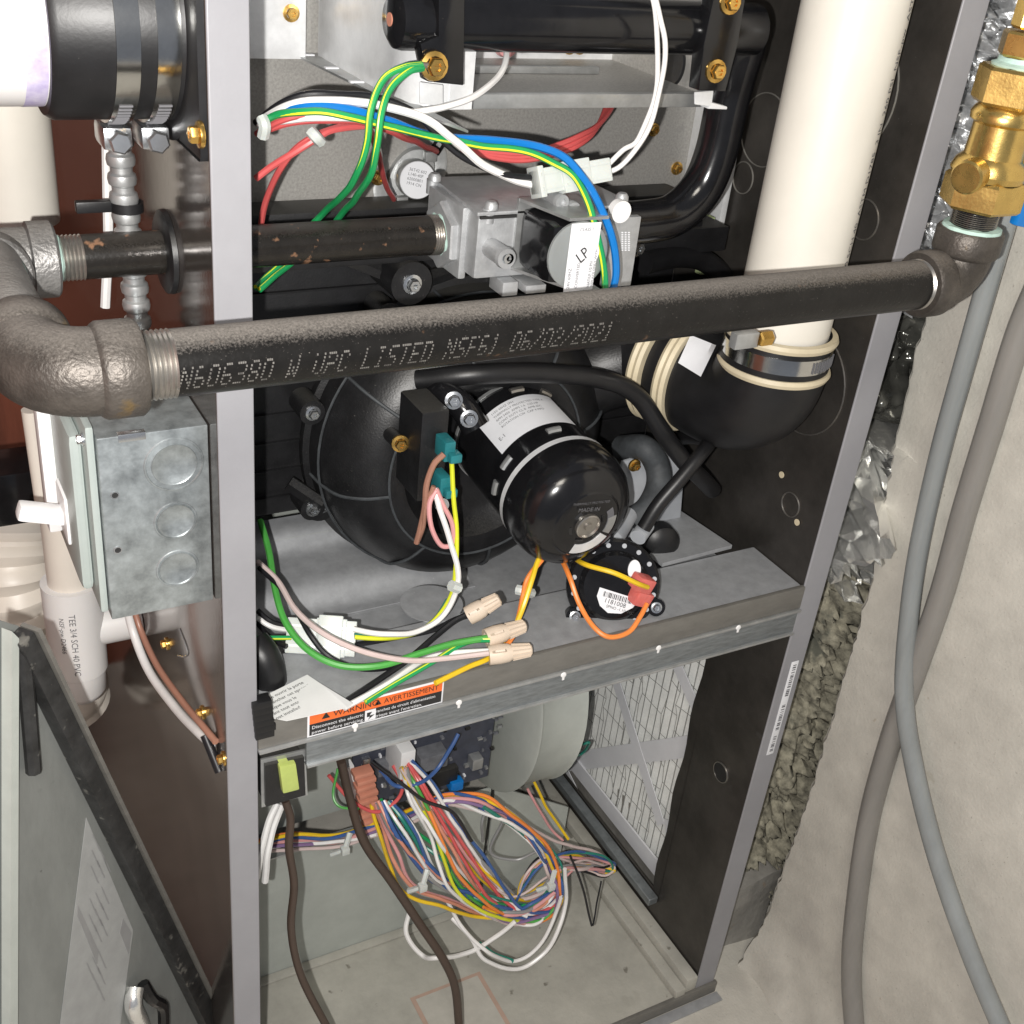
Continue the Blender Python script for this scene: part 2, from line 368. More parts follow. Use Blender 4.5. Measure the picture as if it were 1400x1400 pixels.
# ================================================================== FURNACE CABINET
W = .5
fc = thing('furnace_cabinet', 'open grey steel furnace cabinet with its doors removed', 'furnace', (.25, .3, .035))
ZT = 1.45; D = .74
B().box((-.022, .0025, .035), (-.0205, D, ZT)).done('outer_side_panel', 'outer_side', fc, bev=.0004)
B().box((-.0200, .003, .035), (-.001, .02, ZT)).box((-.0200, .02, .035), (-.012, D, ZT)).done('inner_side_panel', 'side_metal', fc)
def jamb(x0, x1):
    g = B(); g.box((x0, 0, .045), (x1, .0022, ZT)); return g
jamb(-.022, .0).done('front_flange', 'jamb', fc, bev=.0008)
B().box((-.0022, .0022, .05), (0, .020, ZT)).done('flange_return', 'jamb', fc)
jamb(W, W+.0255).done('front_flange', 'jamb', fc, bev=.0008)
# right panel: sheet with the return-air opening cut in its lower part
g = B(); x0, x1 = W+.001, W+.003
oy, oz0, oz1 = .1, .105, .53
g.box((x0, .0022, .05), (x1, oy, .59)); g.box((x0, oy, .05), (x1, D, oz0)); g.box((x0, oy, oz1), (x1, D, .59)); g.box((x0, .0022, .59), (x1, D, ZT))
g.done('right_side_panel', 'side_metal', fc)
B().box((W+.0235, .0025, .05), (W+.0255, .085, ZT)).done('right_outer_skin', 'jamb', fc)
# scalloped lip of the opening
g = B(); lip = []
for k in range(24):
    z = oz0 + (oz1-oz0)*k/23; lip.append((W+.0005, oy + .0022*math.sin(z*55) + .003, z))
for a, b in zip(lip, lip[1:]):
    g.quad([(a[0], .09, a[2]), a, b, (b[0], .09, b[2])])
g.done('opening_lip', 'side_metal', fc)
B().box((W-.012, .09, oz0-.012), (W+.0005, .45, oz0-.002)).done('filter_rail', 'zinc', fc, bev=.001)
# knockouts on the right side
def ko(px, py, r, ring='brassy', w_=.0006):
    p = at(px, py, X=W); b = B(); b.lathe((W+.0008, p.y, p.z), (-1, 0, 0), [(0, r+w_), (.0011, r+w_*.4), (.0011, r-w_*.4), (0, r-w_)], 40)
    b.done('knockout', 'thread' if ring == 'brassy' else 'rail', fc)
for a in ((1044, 178, .030, 'g'), (1015, 243, .0135, 'g'), (1158, 118, .052, 'g'), (1180, 300, .0155), (1100, 520, .047), (1080, 690, .0112)): ko(*a)
for (px, py) in ((1069, 649), (1090, 714)):
    p = at(px, py, X=W); B().cyl((W, p.y, p.z), (W-.0008, p.y, p.z), .003).done('rivet_hole', 'cream', fc)
p = at(985, 1056, X=W)
b = B(); b.lathe((W+.0008, p.y, p.z), (-1, 0, 0), [(0, .0115), (.0014, .0112), (.0014, .0105), (-.006, .010)], 36); b.done('grommet_hole_rim', 'thread', fc)
B().cyl((W+.0006, p.y, p.z), (W-.0002, p.y, p.z), .0105).done('grommet_hole', 'black_plastic', fc)
# back of the upper compartment
B().box((0, .262, .60), (W, .265, 1.35)).done('vestibule_panel', 'satin', fc)
B().box((W-.008, .20, .85), (W-.0015, .262, 1.0), .001).done('corner_flange', 'bright', fc)
# shelf (blower deck): front strip, stepped deck
deck = B().box((.0, .003, .588), (W, .072, .5935)).done('shelf_front_strip', 'galv_dull', fc, bev=.0006)
B().box((0, .073, .550), (W, .262, .556)).box((0, .0722, .550), (W, .0732, .5925)).done('shelf_deck', 'galv_dull', fc)
b = B(); prf = crom([(0, .150, .5575), (0, .165, .558), (0, .182, .572), (0, .205, .575), (0, .226, .578), (0, .24, .592), (0, .261, .594)], 6)
b.prism([tuple(q) for q in prf] + [(0, .261, .5565), (0, .150, .5565)], (.25, 0, 0)); b.done('stepped_deck_rib', 'galv_dull', fc)
p = at(590, 825, Z=.594)
B().cyl((p.x, p.y, .5935), (p.x, p.y, .5943), .026, n=40).done('shelf_knockout', 'galv_dull', fc)
# front rail
B().box((0.0, -.0015, .5725), (W, .003, .5955), .001).done('front_rail', 'rail', fc)
B().box((0.0, -.004, .5695), (W, .003, .5722), .0008).done('rail_lip', 'galv', fc)
B().box((.036, -.0005, .5455), (W, .003, .5692), .001).done('rail_lower_lip', 'zinc', fc)
B().box((.036, -.003, .5435), (W, .006, .5458), .0008).done('rail_bottom_flange', 'galv', fc)
for (px, py) in ((486, 995), (628, 963), (771, 925), (901, 888), (1010, 860)):
    p = at(px, py, Y=-.005); b = B()
    b.lathe((p.x, -.004, p.z+.001), (0, -1, 0), [(0, .0026), (.0008, .0022), (.0012, 0)], 14); b.box((p.x-.0011, -.0048, p.z-.004), (p.x+.0011, -.004, p.z), .0004); b.done('paint_drip', 'white_plastic', fc)
# warning label on the rail
ox = at(420, 1000, Y=-.002).x; ex = at(606, 945, Y=-.002).x
lz0, lz1 = .5728, .5950
lb = B().box((ox, -.0022, lz0), (ex, -.0015, lz1), .0003).done('warning_label', 'label', fc)
B().box((ox+.0015, -.0025, lz0+.012), (ex-.0015, -.0022, lz1-.0016)).done('orange_band', 'orange', lb)
B().box((ox+.0015, -.0025, lz0+.0015), (ex-.0015, -.0022, lz0+.0117)).done('black_band', 'ink', lb)
xm = (ox+ex)/2
joined_text([('\u25b2 WARNING', (ox+.010, -.00265, lz1-.0077), (1,0,0), (0,0,1), .0072, 1.0), ('\u25b2 AVERTISSEMENT', (xm-.003, -.00265, lz1-.0077), (1,0,0), (0,0,1), .0066, .92)], 'ink', lb, 'heading')
joined_text([('Disconnect the electric', (ox+.003, -.0027, lz0+.0075), (1,0,0), (0,0,1), .0042, 1), ('power before servicing.', (ox+.003, -.0027, lz0+.003), (1,0,0), (0,0,1), .0042, 1),
             ("D\u00e9branchez du circuit d'alimentation", (xm-.008, -.0027, lz0+.0075), (1,0,0), (0,0,1), .0040, .92), ("\u00e9lectrique avant l'entretien.", (xm-.008, -.0027, lz0+.003), (1,0,0), (0,0,1), .0040, 1)], 'label', lb, 'small_print')
B().box((ox+.044, -.0028, lz0+.002), (ox+.0525, -.0025, lz0+.0115)).done('pictogram', 'label', lb)
b = B(); b.prism([(ox+.0455, -.003, lz0+.0095), (ox+.0495, -.003, lz0+.0095), (ox+.0475, -.003, lz0+.0065), (ox+.0515, -.003, lz0+.0065), (ox+.0465, -.003, lz0+.0028), (ox+.048, -.003, lz0+.0055), (ox+.0455, -.003, lz0+.0055)], (0, .0002, 0)); b.done('shock_symbol', 'ink', lb)
# burner box above
YB = .20
xl = .128
bx = B()
B().box((.0, YB+.045, .99), (.118, YB+.048, 1.35)).done('burner_box_back_flange', 'bright', fc)
xl = .130; FZ = .990
B().box((xl, .116, FZ), (xl+.0016, YB+.052, 1.35)).done('burner_box_side', 'bright', fc)
bb = B(); bb.lathe((xl+.028, .116, FZ), (0, 0, 1), [(0, .028), (.36, .028)], 14, ref=(-1, 0, 0), a0=0, a1=PI*.5); bb.done('rounded_box_corner', 'bright', fc)
B().box((xl+.028, .0865, FZ), (xl+.044, .088, 1.35)).done('burner_box_front', 'bright', fc)
B().prism([at(a, b_, Z=FZ) for (a, b_) in ((385, 68), (428, 69), (640, 182), (552, 150))], (0, 0, .0015)).done('slotted_flange', 'galv', fc)
for (px, py) in ((420, 75), (453, 93), (487, 112)):
    p = at(px, py, Z=FZ+.0016); B().box((p.x-.0050, p.y-.0025, FZ+.001), (p.x+.0050, p.y+.0025, FZ+.0024), .0005).done('slot', 'label', fc)
zb = .990; XB = .387
B().box((xl+.002, .120, zb-.0004), (XB, .25, zb+.0015)).done('burner_box_pan', 'satin', fc)
B().box((xl+.05, .112, zb-.006), (XB-.006, .1195, zb+.004), .0015).done('burner_box_front_lip', 'galv', fc)
B().box((xl+.05, .190, zb+.0016), (XB-.05, .196, zb+.007), .0012).done('burner_box_ledge', 'galv', fc)
B().box((xl+.002, .250, zb+.0015), (XB, .252, 1.2)).done('burner_box_back', 'bright', fc)
B().box((XB, .112, zb), (XB+.002, .25, 1.2)).done('burner_box_end', 'satin', fc)
for px in (715, 760, 860): # burner throats
    p = at(px, 62, Y=.249); b = B(); b.lathe((p.x, .249, p.z+.014), (0, -1, 0), [(0, .020), (.002, .019), (.002, .015), (-.001, .013), (-.001, 0)], 30); b.done('burner_throat', 'galv', fc)
p = at(918, 85, X=XB)
B().lathe((XB, p.y, p.z), (-1, 0, 0), [(0, 0), (.0003, .014), (.001, .0165), (0, .0185)], 30).done('sight_hole', 'black_plastic', fc)
p = at(690, 60, Y=.248); B().lathe((p.x, .248, p.z), (0, -1, 0), [(0, .010), (.006, .009), (.006, 0)], 20).done('rollout_switch', 'w_pink' , fc)
for (px, py, y) in ((398, 18, YB+.045), (893, 177, .262), (925, 230, .262), (779, 64, .248), (793, 64, .248), (516, 243, .262)):
    screw(at(px, py, Y=y), (0, -1, 0), parent=fc, r=.0040)
for (px, py) in ((228, 880), (277, 974), (306, 1037)): screw(at(px, py, X=-.0222), (-1, 0, 0), parent=fc, r=.0036)
# lower compartment
B().box((0, .0, .044), (W, .207, .0485)).done('base_pan', 'pan', fc)
B().box((0, .207, .05), (.33, .2095, .232)).done('blower_front_panel', 'cream_steel', fc, bev=.0006)
B().box((0, .2, .232), (.225, .2095, .2345), .0008).done('blower_panel_flange', 'galv', fc)
B().box((0, .1, .0485), (.42, .207, .0535), .002).done('pan_ridge', 'pan', fc) if False else None
B().prism([(.335, .207, .049), (.44, .207, .049), (.44, .207, .16), (.335, .207, .232)], (0, .002, 0)).done('blower_panel_end', 'cream_steel', fc)
B().box((.470, -.002, .0487), (.484, .44, .060), .002).done('pan_side_channel', 'pan', fc)
B().box((.4845, .0, .0487), (.5, .44, .070), .002).done('pan_side_flange', 'pan', fc)
B().box((-.0, -.004, .034), (W+.028, .001, .0505), .0012).done('base_sill', 'rail', fc)
B().box((-.0, -.016, .032), (W+.030, -.0042, .0345), .0008).done('base_sill_flange', 'galv_dull', fc)
B().box((0, .44, .05), (W, .445, .588)).done('blower_back_panel', 'cream_steel', fc)
B().box((0, .235, .236), (.30, .238, .588)).done('control_panel', 'cream_steel', fc)
p = at(628, 1375, Z=.0487); m['orange_faint'] = M('faded_orange_print', (.42, .30, .24), .7, 0, .1, 40); pl = B().box((p.x-.045, p.y-.045, .0487), (p.x+.04, p.y+.03, .0492)).done('floor_label', 'orange_faint', fc)
B().box((p.x-.040, p.y-.041, .0492), (p.x+.035, p.y+.026, .0494)).done('label_face', 'faint_paper', pl)
joined_text([('DANGER', (p.x-.036, p.y+.006, .0495), (1,0,0), (0,1,0), .010, 1), ('keep this panel in place', (p.x-.036, p.y-.01, .0495), (1,0,0), (0,1,0), .006, 1)], 'rail', pl) if False else None
B().box((0, .196, .0487), (.334, .2065, .0520), .0012).done('pan_rear_lip', 'pan', fc)
# serial strip on the right flange
z0 = at(1088, 905, Y=-.001).z; z1 = at(1058, 1030, Y=-.001).z
ss = B().box((W+.010, -.0006, z1), (W+.0185, -.0, z0), .0002).done('serial_sticker', 'label', fc)
joined_text([('SERIAL 5921A', (W+.0165, -.0008, z1+.052), (0,0,1), (-1,0,0), .0062, 1), ('MODEL 80-042', (W+.0165, -.0008, z1+.005), (0,0,1), (-1,0,0), .0062, .9)], 'ink', ss, 'print') if False else None
g = B(); zz = z1+.004
while zz < z0-.004:
    h = random.choice((.0006, .001, .0016)); 
    if not (.2 < (zz-z1)/(z0-z1) < .26 or .55 < (zz-z1)/(z0-z1) < .62): g.box((W+.0125, -.0008, zz), (W+.0165, -.0006, zz+h))
    zz += h + random.choice((.0008, .0014, .0022))
g.done('small_print', 'ink_grey', ss)
# ================================================================== FILTER
fl = thing('air_filter', 'white pleated air filter with wire mesh seen through the side opening', 'filter', (W+.03, .3, .1))
fx = W+.026
g = B(); n = 60; yy0, yy1, fz0, fz1 = .085, .46, .10, .56
for i in range(n):
    a = yy0 + (yy1-yy0)*i/n; b_ = yy0 + (yy1-yy0)*(i+1)/n; da = .004 if i % 2 else 0; db = 0 if i % 2 else .004
    g.quad([(fx+da, a, fz0), (fx+da, a, fz1), (fx+db, b_, fz1), (fx+db, b_, fz0)])
g.done('pleated_media', 'filter', fl, smooth=False)
def fstrut(P0, P1, w_):
    a = at(*P0, X=fx-.004); b_ = at(*P1, X=fx-.004); d = (b_-a).normalized(); n_ = V((0, -d.z, d.y))*w_/2
    fstrut.k = getattr(fstrut, 'k', 0) + 1; a.x -= .0003*fstrut.k; b_.x -= .0003*fstrut.k
    B().prism([a-n_, a+n_, b_+n_, b_-n_], (-.0012, 0, 0)).done('card_strut', 'card', fl)
fstrut((740, 1046), (960, 1018), .024); fstrut((905, 1127), (835, 905), .017); fstrut((972, 1010), (905, 860), .017)
fstrut((735, 1020), (690, 900), .017); fstrut((800, 885), (960, 860), .02); fstrut((930, 1210), (915, 1120), .015); fstrut((764, 1040), (815, 1145), .034)
for z in (fz0, ): B().box((fx-.008, yy0, z-.002), (fx-.0056, yy1, z+.022)).done('card_frame', 'card', fl)
B().box((fx-.008, .40, fz0), (fx-.0056, .46, fz1)).done('card_frame', 'card', fl)
g = B(); s_ = .036; grid = {}
def hp(i, j):
    k = (i, j)
    if k not in grid:
        y = yy0 + j*s_*.87; z = fz0 + i*s_*.5; r_ = random.Random(i*997+j)
        grid[k] = V((fx-.0022, y + (s_*.17 if (i+j) % 2 else -s_*.17)*(1 if i % 2 else -1) + r_.uniform(-.005, .005), z + r_.uniform(-.005, .005)))
    return grid[k]
NI = int((fz1-fz0)/(s_*.5)); NJ = int((yy1-yy0)/(s_*.87))
for i in range(NI):
    for j in range(NJ):
        g.tube([hp(i, j), hp(i+1, j)], .00032, 3, False)
        if (i % 2 == 0) == (j % 2 == 0) and j+1 < NJ: g.tube([hp(i, j), hp(i, j+1)], .00032, 3, False)
o = g.done('wire_mesh', 'wiregrid', fl, smooth=False); o['kind'] = 'stuff'
# ================================================================== CONTROL BOARD, BLOWER, SWITCH
bl = thing('blower_housing', 'pale grey curved scroll of the circulation blower in the lower compartment', 'blower', (.34, .33, .25))
b = B(); b.lathe((.316, .262, .385), (1, 0, 0), [(0, 0), (0, .150), (.002, .153), (.006, .150), (.050, .150), (.054, .153), (.056, .150), (.056, .0)], 60); b.done('scroll', 'cream_steel', bl)
pcb = thing('control_board', 'dark blue circuit board under the front rail', 'circuit board', (.22, .18, .3))
def pb(px, py): return at(px, py, Y=.165)
g = B(); q0 = pb(482, 1085); q1 = pb(668, 1085)
za, zb_ = pb(575, 1080).z, pb(560, 960).z
B().box((q0.x, .168, za-.012), (q1.x-.002, .171, zb_)).done('board', 'board', pcb)
rnd = random.Random(3)
for k in range(95):
    x = rnd.uniform(q0.x+.004, q1.x+.002); z = rnd.uniform(za-.005, zb_); a = rnd.choice((.002, .003, .005)); c_ = rnd.choice((.002, .003))
    B().box((x, .168-rnd.uniform(.0015, .005), z), (x+a, .1679, z+c_)).done('component', rnd.choice(('board_grey', 'galv', 'black_plastic', 'card', 'board_grey')), pcb, smooth=False)
for (px, py, a, h, d, mt) in ((585, 1030, .030, .018, .018, 'board_grey'), (620, 1068, .014, .012, .012, 'w_blue'), (605, 1060, .03, .02, .008, 'black_plastic'), (648, 1038, .012, .014, .012, 'galv'), (520, 1045, .012, .014, .013, 'board_grey'), (500, 1040, .008, .008, .006, 'steel_screw')):
    p = pb(px, py); B().box((p.x-a/2, .168-d, p.z-h/2), (p.x+a/2, .1679, p.z+h/2), .001).done('relay', mt, pcb)
p = at(547, 1030, Y=.145); wc = tag(B().box((p.x-.006, .13, p.z-.028), (p.x+.009, .165, p.z+.014), .0015).done('plug_connector', 'white_plastic'), 'white plug on the control board with the colourful wires fanning out', 'connector')
sc_ = thing('edge_connector', 'salmon red edge connector on the left of the control board', 'connector', at(505, 1100, Y=.14))
for k in range(9):
    p = at(495+k*1.5+(k % 2)*2, 1062+k*9, Y=.135+.001*k); B().box((p.x-.007, p.y, p.z-.0026), (p.x+.012, p.y+.012, p.z+.0024), .0008).done('plug_segment', 'w_salmon', sc_)
sw = thing('door_switch', 'black door interlock switch with olive yellow rocker below the rail', 'switch', at(390, 1070, Y=.004))
q = [at(a, b_, Y=.0) for (a, b_) in ((363, 1048), (416, 1036), (418, 1088), (364, 1104))]
B().prism([V(x) + V((0, .0006, 0)) for x in q], (0, .03, 0)).done('switch_body', 'black_plastic', sw)
q = [at(a, b_, Y=.0) for (a, b_) in ((359, 1044), (420, 1030), (423, 1092), (360, 1109))]
B().prism([V(x) + V((0, .004, 0)) for x in q], (0, .0015, 0)).done('mounting_plate', 'galv', sw)
q = [at(a, b_, Y=-.004) for (a, b_) in ((382, 1049), (405, 1044), (410, 1080), (387, 1086))]
B().prism(q, (0, .012, 0), .0015).done('rocker', 'rocker', sw)
# ================================================================== INDUCER
ind = thing('draft_inducer', 'black draft inducer with round motor and scroll housing in the upper compartment', 'blower', (.255, .15, .60))
hx, hz = .236, .692
b = B(); b.lathe((hx, .215, hz), (0, -1, 0), [(0, .129), (.004, .132), (.012, .132), (.014, .127), (.035, .125), (.058, .118), (.074, .102), (.082, .084), (.079, .070), (.066, .060), (.060, .052), (.058, 0)], 72)
for v in b.bm.verts:           # the scroll grows towards its outlet, upper right
    dx, dz = v.co.x-hx, v.co.z-hz; a = math.atan2(dz, dx); k = 1 + .10*max(0, math.cos(a-.5)); 
    if math.hypot(dx, dz) > .06: v.co.x = hx+dx*k; v.co.z = hz+dz*k
b.done('scroll_housing', 'black_plastic', ind)
for a in range(0, 360, 45):      # moulded ribs, lighter grey standing in for their highlights
    aa = math.radians(a+10); pts = []
    for (d, r) in ((.014, .1275), (.035, .1255), (.058, .1185), (.074, .1025), (.0825, .084)):
        k = 1 + .10*max(0, math.cos(aa-.5)); pts.append((hx+math.cos(aa)*r*k, .215-d, hz+math.sin(aa)*r*k))
    B().tube(crom(pts, 4), .0014, 6).done('moulded_rib', 'dusty_highlit_rubber', ind)
for (R_, d_) in ((.0848, .0825), (.1265, .034)):  # rings in the same grey, highlight lines put into the colour
    B().tube([(hx+math.cos(2*PI*q/72)*R_*(1+.10*max(0, math.cos(2*PI*q/72-.5))), .215-d_, hz+math.sin(2*PI*q/72)*R_*(1+.10*max(0, math.cos(2*PI*q/72-.5)))) for q in range(73)], .0011, 6).done('moulded_ring', 'dusty_highlit_rubber', ind)
for a, r in ((200, .137), (262, .131), (75, .14), (120, .137), (162, .137)):
    aa = math.radians(a); px_, pz_ = hx+math.cos(aa)*r, hz+math.sin(aa)*r
    if a in (318,): continue
    lug = B().cyl((px_, .212, pz_), (px_, .185, pz_), .0105).done('mounting_lug', 'black_plastic', ind)
    if a in (162, 75, 200): screw((px_, .185, pz_), (0, -1, 0), 'steel_screw', .0042, lug)
mx, mz = .265, .712; MPARTS = []; N0 = len(fc.children); _ib = set(ind.children)
b = B(); b.lathe((mx, .165, mz), (0, -1, 0), [(0, .03), (.002, .045), (.006, .0475), (.012, .048), (.088, .048)], 64); b.done('motor_shell', 'black_gloss', ind)
b = B(); b.lathe((mx, .165, mz), (0, -1, 0), [(.0125, .0482), (.0125, .0492), (.0150, .0492), (.0150, .0482)], 64); b.done('rear_ring', 'galv', ind)
b = B(); b.lathe((mx, .165, mz), (0, -1, 0), [(.088, .0480), (.088, .0502), (.0925, .0504), (.0925, .0480)], 64); b.done('motor_ring', 'bright', ind)
b = B(); b.lathe((mx, .165, mz), (0, -1, 0), [(.0926, .0505), (.104, .0510), (.114, .0490), (.122, .0440), (.127, .0365), (.1295, .028), (.1302, .018), (.1300, .0)], 64); b.done('end_bell', 'black_gloss', ind)
b = B(); b.lathe((mx, .165, mz), (0, -1, 0), [(.1290, .0105), (.1325, .0105), (.1330, .0095), (.1316, .0088), (.1316, .0036), (.1334, .0030), (.1334, 0)], 32); b.done('shaft_bearing', 'thread', ind)
def ringsector(r0, r1, a0, a1, d, mat, nm):
    b = B(); n = 14
    for i in range(n):
        p = [math.radians(a0+(a1-a0)*(i+k)/n) for k in (0, 1)]
        b.prism([(mx+math.cos(p[0])*r0, .165-d, mz+math.sin(p[0])*r0), (mx+math.cos(p[0])*r1, .165-d+.0012, mz+math.sin(p[0])*r1), (mx+math.cos(p[1])*r1, .165-d+.0012, mz+math.sin(p[1])*r1), (mx+math.cos(p[1])*r0, .165-d, mz+math.sin(p[1])*r0)], (0, .0008, 0))
    b.done(nm, mat, ind)
NOP = 0
ringsector(.0185, .0270, -18, 30, .1306, 'ink_grey', 'vent_opening'); ringsector(.0190, .0270, -30, 8, .1309, 'galv', 'vent_opening'); ringsector(.0185, .0275, -112, -36, .1309, 'bright', 'vent_opening')
b = B(); b.lathe((mx, .165, mz), (0, -1, 0), [(.1285, .0305), (.1292, .0296), (.1299, .0284), (.1290, .0278)], 64); b.done('end_bell_step', 'black_gloss', ind)
for k_ in range(6): ringsector(.0135, .0160, 60*k_, 60*k_+26, .1312, 'black_plastic', 'hub_rib')
joined_text([('MADE IN', (mx-.012, .165-.1312, mz+.0155), (1,0,-.12), (.12,0,1), .0050, 1), ('THERMALLY PROTECTED', (mx-.017, .165-.1300, mz+.0215), (1,0,-.10), (.10,0,1), .0030, 1)], 'ink_grey', ind, 'cast_lettering')
for k in range(13):              # vent slots round the shell
    pass
for (deg, d) in ((60, .022), (95, .022), (20, .03), (150, .076), (178, .076), (95, .076)):
    a = math.radians(deg); b = B(); pts = []
    for i in range(7):
        aa = a + math.radians(-7+2.3*i); pts.append((mx+math.cos(aa)*.0481, .165-d, mz+math.sin(aa)*.0481))
    b.tube(pts, .0026, 8); b.done('vent_slot', 'galv' if d > .05 else 'thread', ind)
# motor sticker wrapped on the shell
def shell(a, d, r=.0484): a = math.radians(a); return V((mx+math.cos(a)*r, .165-d, mz+math.sin(a)*r))
g = B(); n = 20; A0, A1 = 148, 62
vv = [[g.bm.verts.new(shell(A0+(A1-A0)*i/n, d)) for d in (.030, .068)] for i in range(n+1)]
for i in range(n): g.bm.faces.new((vv[i][0], vv[i][1], vv[i+1][1], vv[i+1][0]))
st = g.done('rating_label', 'label', ind)
bm_rows = []
lines = ['115V 60HZ 1PH', 'THERMALLY PROTECTED TYPE A', 'RPM 3450  AMPS 1.6  1/25 HP', 'CONT DUTY CL B  AMB 65C', 'ROTATION CW  CAP 4 MFD']
L_ = []
for i, t_ in enumerate(lines): L_.append((t_, (.012, .034-.0040*i, 0), (1, 0, 0), (0, 1, 0), .0031, 1))
L_.append(('E-1', (.004, .010, 0), (1, 0, 0), (0, 1, 0), .0050, 1))
def wrap(p): return shell(A0-2-math.degrees(p.x/.0484), .066-(p.y-.003), .0487)
joined_text(L_, 'ink_grey', st, 'rating_print', surf=wrap)
RT = Matrix.Translation(V((mx, .165, mz))) @ Matrix.Rotation(math.radians(6), 4, 'X') @ Matrix.Diagonal((1, 1.15, 1, 1)) @ Matrix.Translation(-V((mx, .165, mz)))
def spin(o_, off):
    T1 = Matrix.Translation(-off) @ RT @ Matrix.Translation(off); o_.data.transform(T1)
    for c_ in o_.children: spin(c_, off)
for o_ in ind.children:
    if o_ not in _ib: spin(o_, wloc(ind))
# capacitor / terminal box with orange screw
tb = B(); p = at(598, 640, Y=.07)
def bxp(b, x0, x1, y0, y1, z0, z1, bev=.001): return b.box((x0, y0, z0), (x1, y1, z1), bev)
c0 = at(592, 600, Y=.075)
bxp(tb, c0.x-.010, c0.x+.012, .075, .115, c0.z-.052, c0.z+.022, .0015); tb.done('terminal_box', 'black_plastic', ind)
screw(at(547, 606, Y=.098), (-.2, -1, .1), 'brass_screw', .0045, ind)
B().cyl(at(547, 606, Y=.101), at(530, 590, Y=.15), .006).done('screw_boss', 'black_plastic', ind)
for (px, py) in ((609, 612), (603, 660)):
    p = at(px, py, Y=.062); b = B(); b.box((p.x-.0035, .056, p.z-.009), (p.x+.0055, .073, p.z+.007), .0015); b.box((p.x-.001, .050, p.z-.008), (p.x+.0085, .060, p.z-.001), .0015); b.done('terminal_cover', 'teal', ind)
# clamp lug with two bolts
q = at(632, 560, Y=.09)
b = B(); b.tube(crom([at(590, 545, Y=.13), at(605, 540, Y=.11), at(632, 556, Y=.095), at(650, 585, Y=.085)], 5), .011, 10); b.done('mounting_arm', 'black_gloss', ind)
screw(at(620, 547, Y=.085), (-.3, -1, .2), 'steel_screw', .0046, ind); screw(at(641, 572, Y=.078), (-.3, -1, .2), 'steel_screw', .0046, ind)
b = B(); b.tube([at(575, 545, Y=.13), at(560, 545, Y=.13), at(582, 560, Y=.10)], .0022, 6); b.done('clip_spring', 'black_plastic', ind)
screw(at(757, 527, Y=.145), (0, -1, 0), 'steel_screw', .0045, ind)
for (y, r) in ((.225, .01),):
    B().cyl(at(602, 690, Y=.095), at(606, 690, Y=.09), .005).done('bolt_head', 'steel_screw', ind)
# black collector box behind
cb = thing('collector_box', 'black ribbed plastic collector box behind the draft inducer', 'collector box', (.25, .24, .6))
B().box((.012, .223, .622), (W-.03, .258, .884), .004).done('box_body', 'black_plastic', cb)
for k in range(9): B().box((.014, .2195, .640+.026*k), (W-.05, .2232, .6415+.026*k)).done('rib', 'black_rubber', cb)
B().box((.03, .17, .858), (W-.05, .222, .878), .003).done('top_ledge', 'black_plastic', cb)
for (px, py, y, r) in ((563, 388, .165, .017), (440, 690, .2, .016)):
    p = at(px, py, Y=y); b = B(); b.cyl(p, p+V((0, .05, 0)), r); o = b.done('fixing_boss', 'black_plastic', cb); screw(p, (0, -1, 0), 'steel_screw', .0052, o)
for (a, b_) in (((563, 388), (470, 350)), ((563, 388), (640, 362)), ((440, 690), (395, 660))):
    B().tube([at(*a, Y=.185), at(*b_, Y=.2)], .007, 6).done('brace', 'black_plastic', cb)
p = at(869, 337, Y=.16); screw(p, (0, -1, 0), 'steel_screw', .0056, cb)
B().box((p.x-.03, .165, p.z-.012), (p.x+.1, .2, p.z+.010), .002).done('bracket_ear', 'black_plastic', cb)
b = B(); b.tube(crom([at(880, 360, Y=.16), at(935, 350, Y=.17), at(975, 365, Y=.18), at(1020, 420, Y=.19)], 6), .010, 10); b.done('drain_channel', 'black_rubber', cb)
tag(B().box(tuple(at(950, 372, Y=.2)), tuple(at(975, 296, Y=.195)+V((0, -.003, 0)))).done('insulation_pad', 'green_pad'), 'strip of pale green insulation tucked in the corner behind the elbowed pipe', 'insulation')
B().tube([V((.404, .166, .758)), V((.38, .185, .745)), V((.34, .195, .73)), V((.30, .195, .72))], lambda t_: .042, 40).done('outlet_duct', 'black_plastic', ind)
# big black hose and drain hoses around the inducer
def hose(label, pts, r, mat='black_rubber', name='rubber_hose', cat='hose', n=14, group=None):
    return tag(B().tube(crom([at(a, b_, Y=y) for (a, b_, y) in pts], 8), r, n).done(name, mat), label, cat, group)
hose('long black rubber hose arching over the inducer motor and down to the right', [(570, 520, .13), (650, 512, .105), (740, 510, .10), (820, 518, .10), (870, 540, .10), (905, 590, .09), (935, 630, .085), (960, 655, .09), (974, 670, .10)], .0078)
hose('black rubber drain hose running diagonally from the pressure switch to the side', [(880, 722, .05), (900, 690, .05), (930, 655, .05), (957, 622, .055), (968, 605, .07), (950, 598, .10), (925, 600, .14)], .0062)
hose('dusty grey rubber hose looping round a brass screw beside the motor', [(850, 612, .16), (880, 612, .13), (898, 635, .12), (900, 665, .11), (885, 695, .10), (862, 712, .10)], .0115, 'dusty_highlit_rubber')
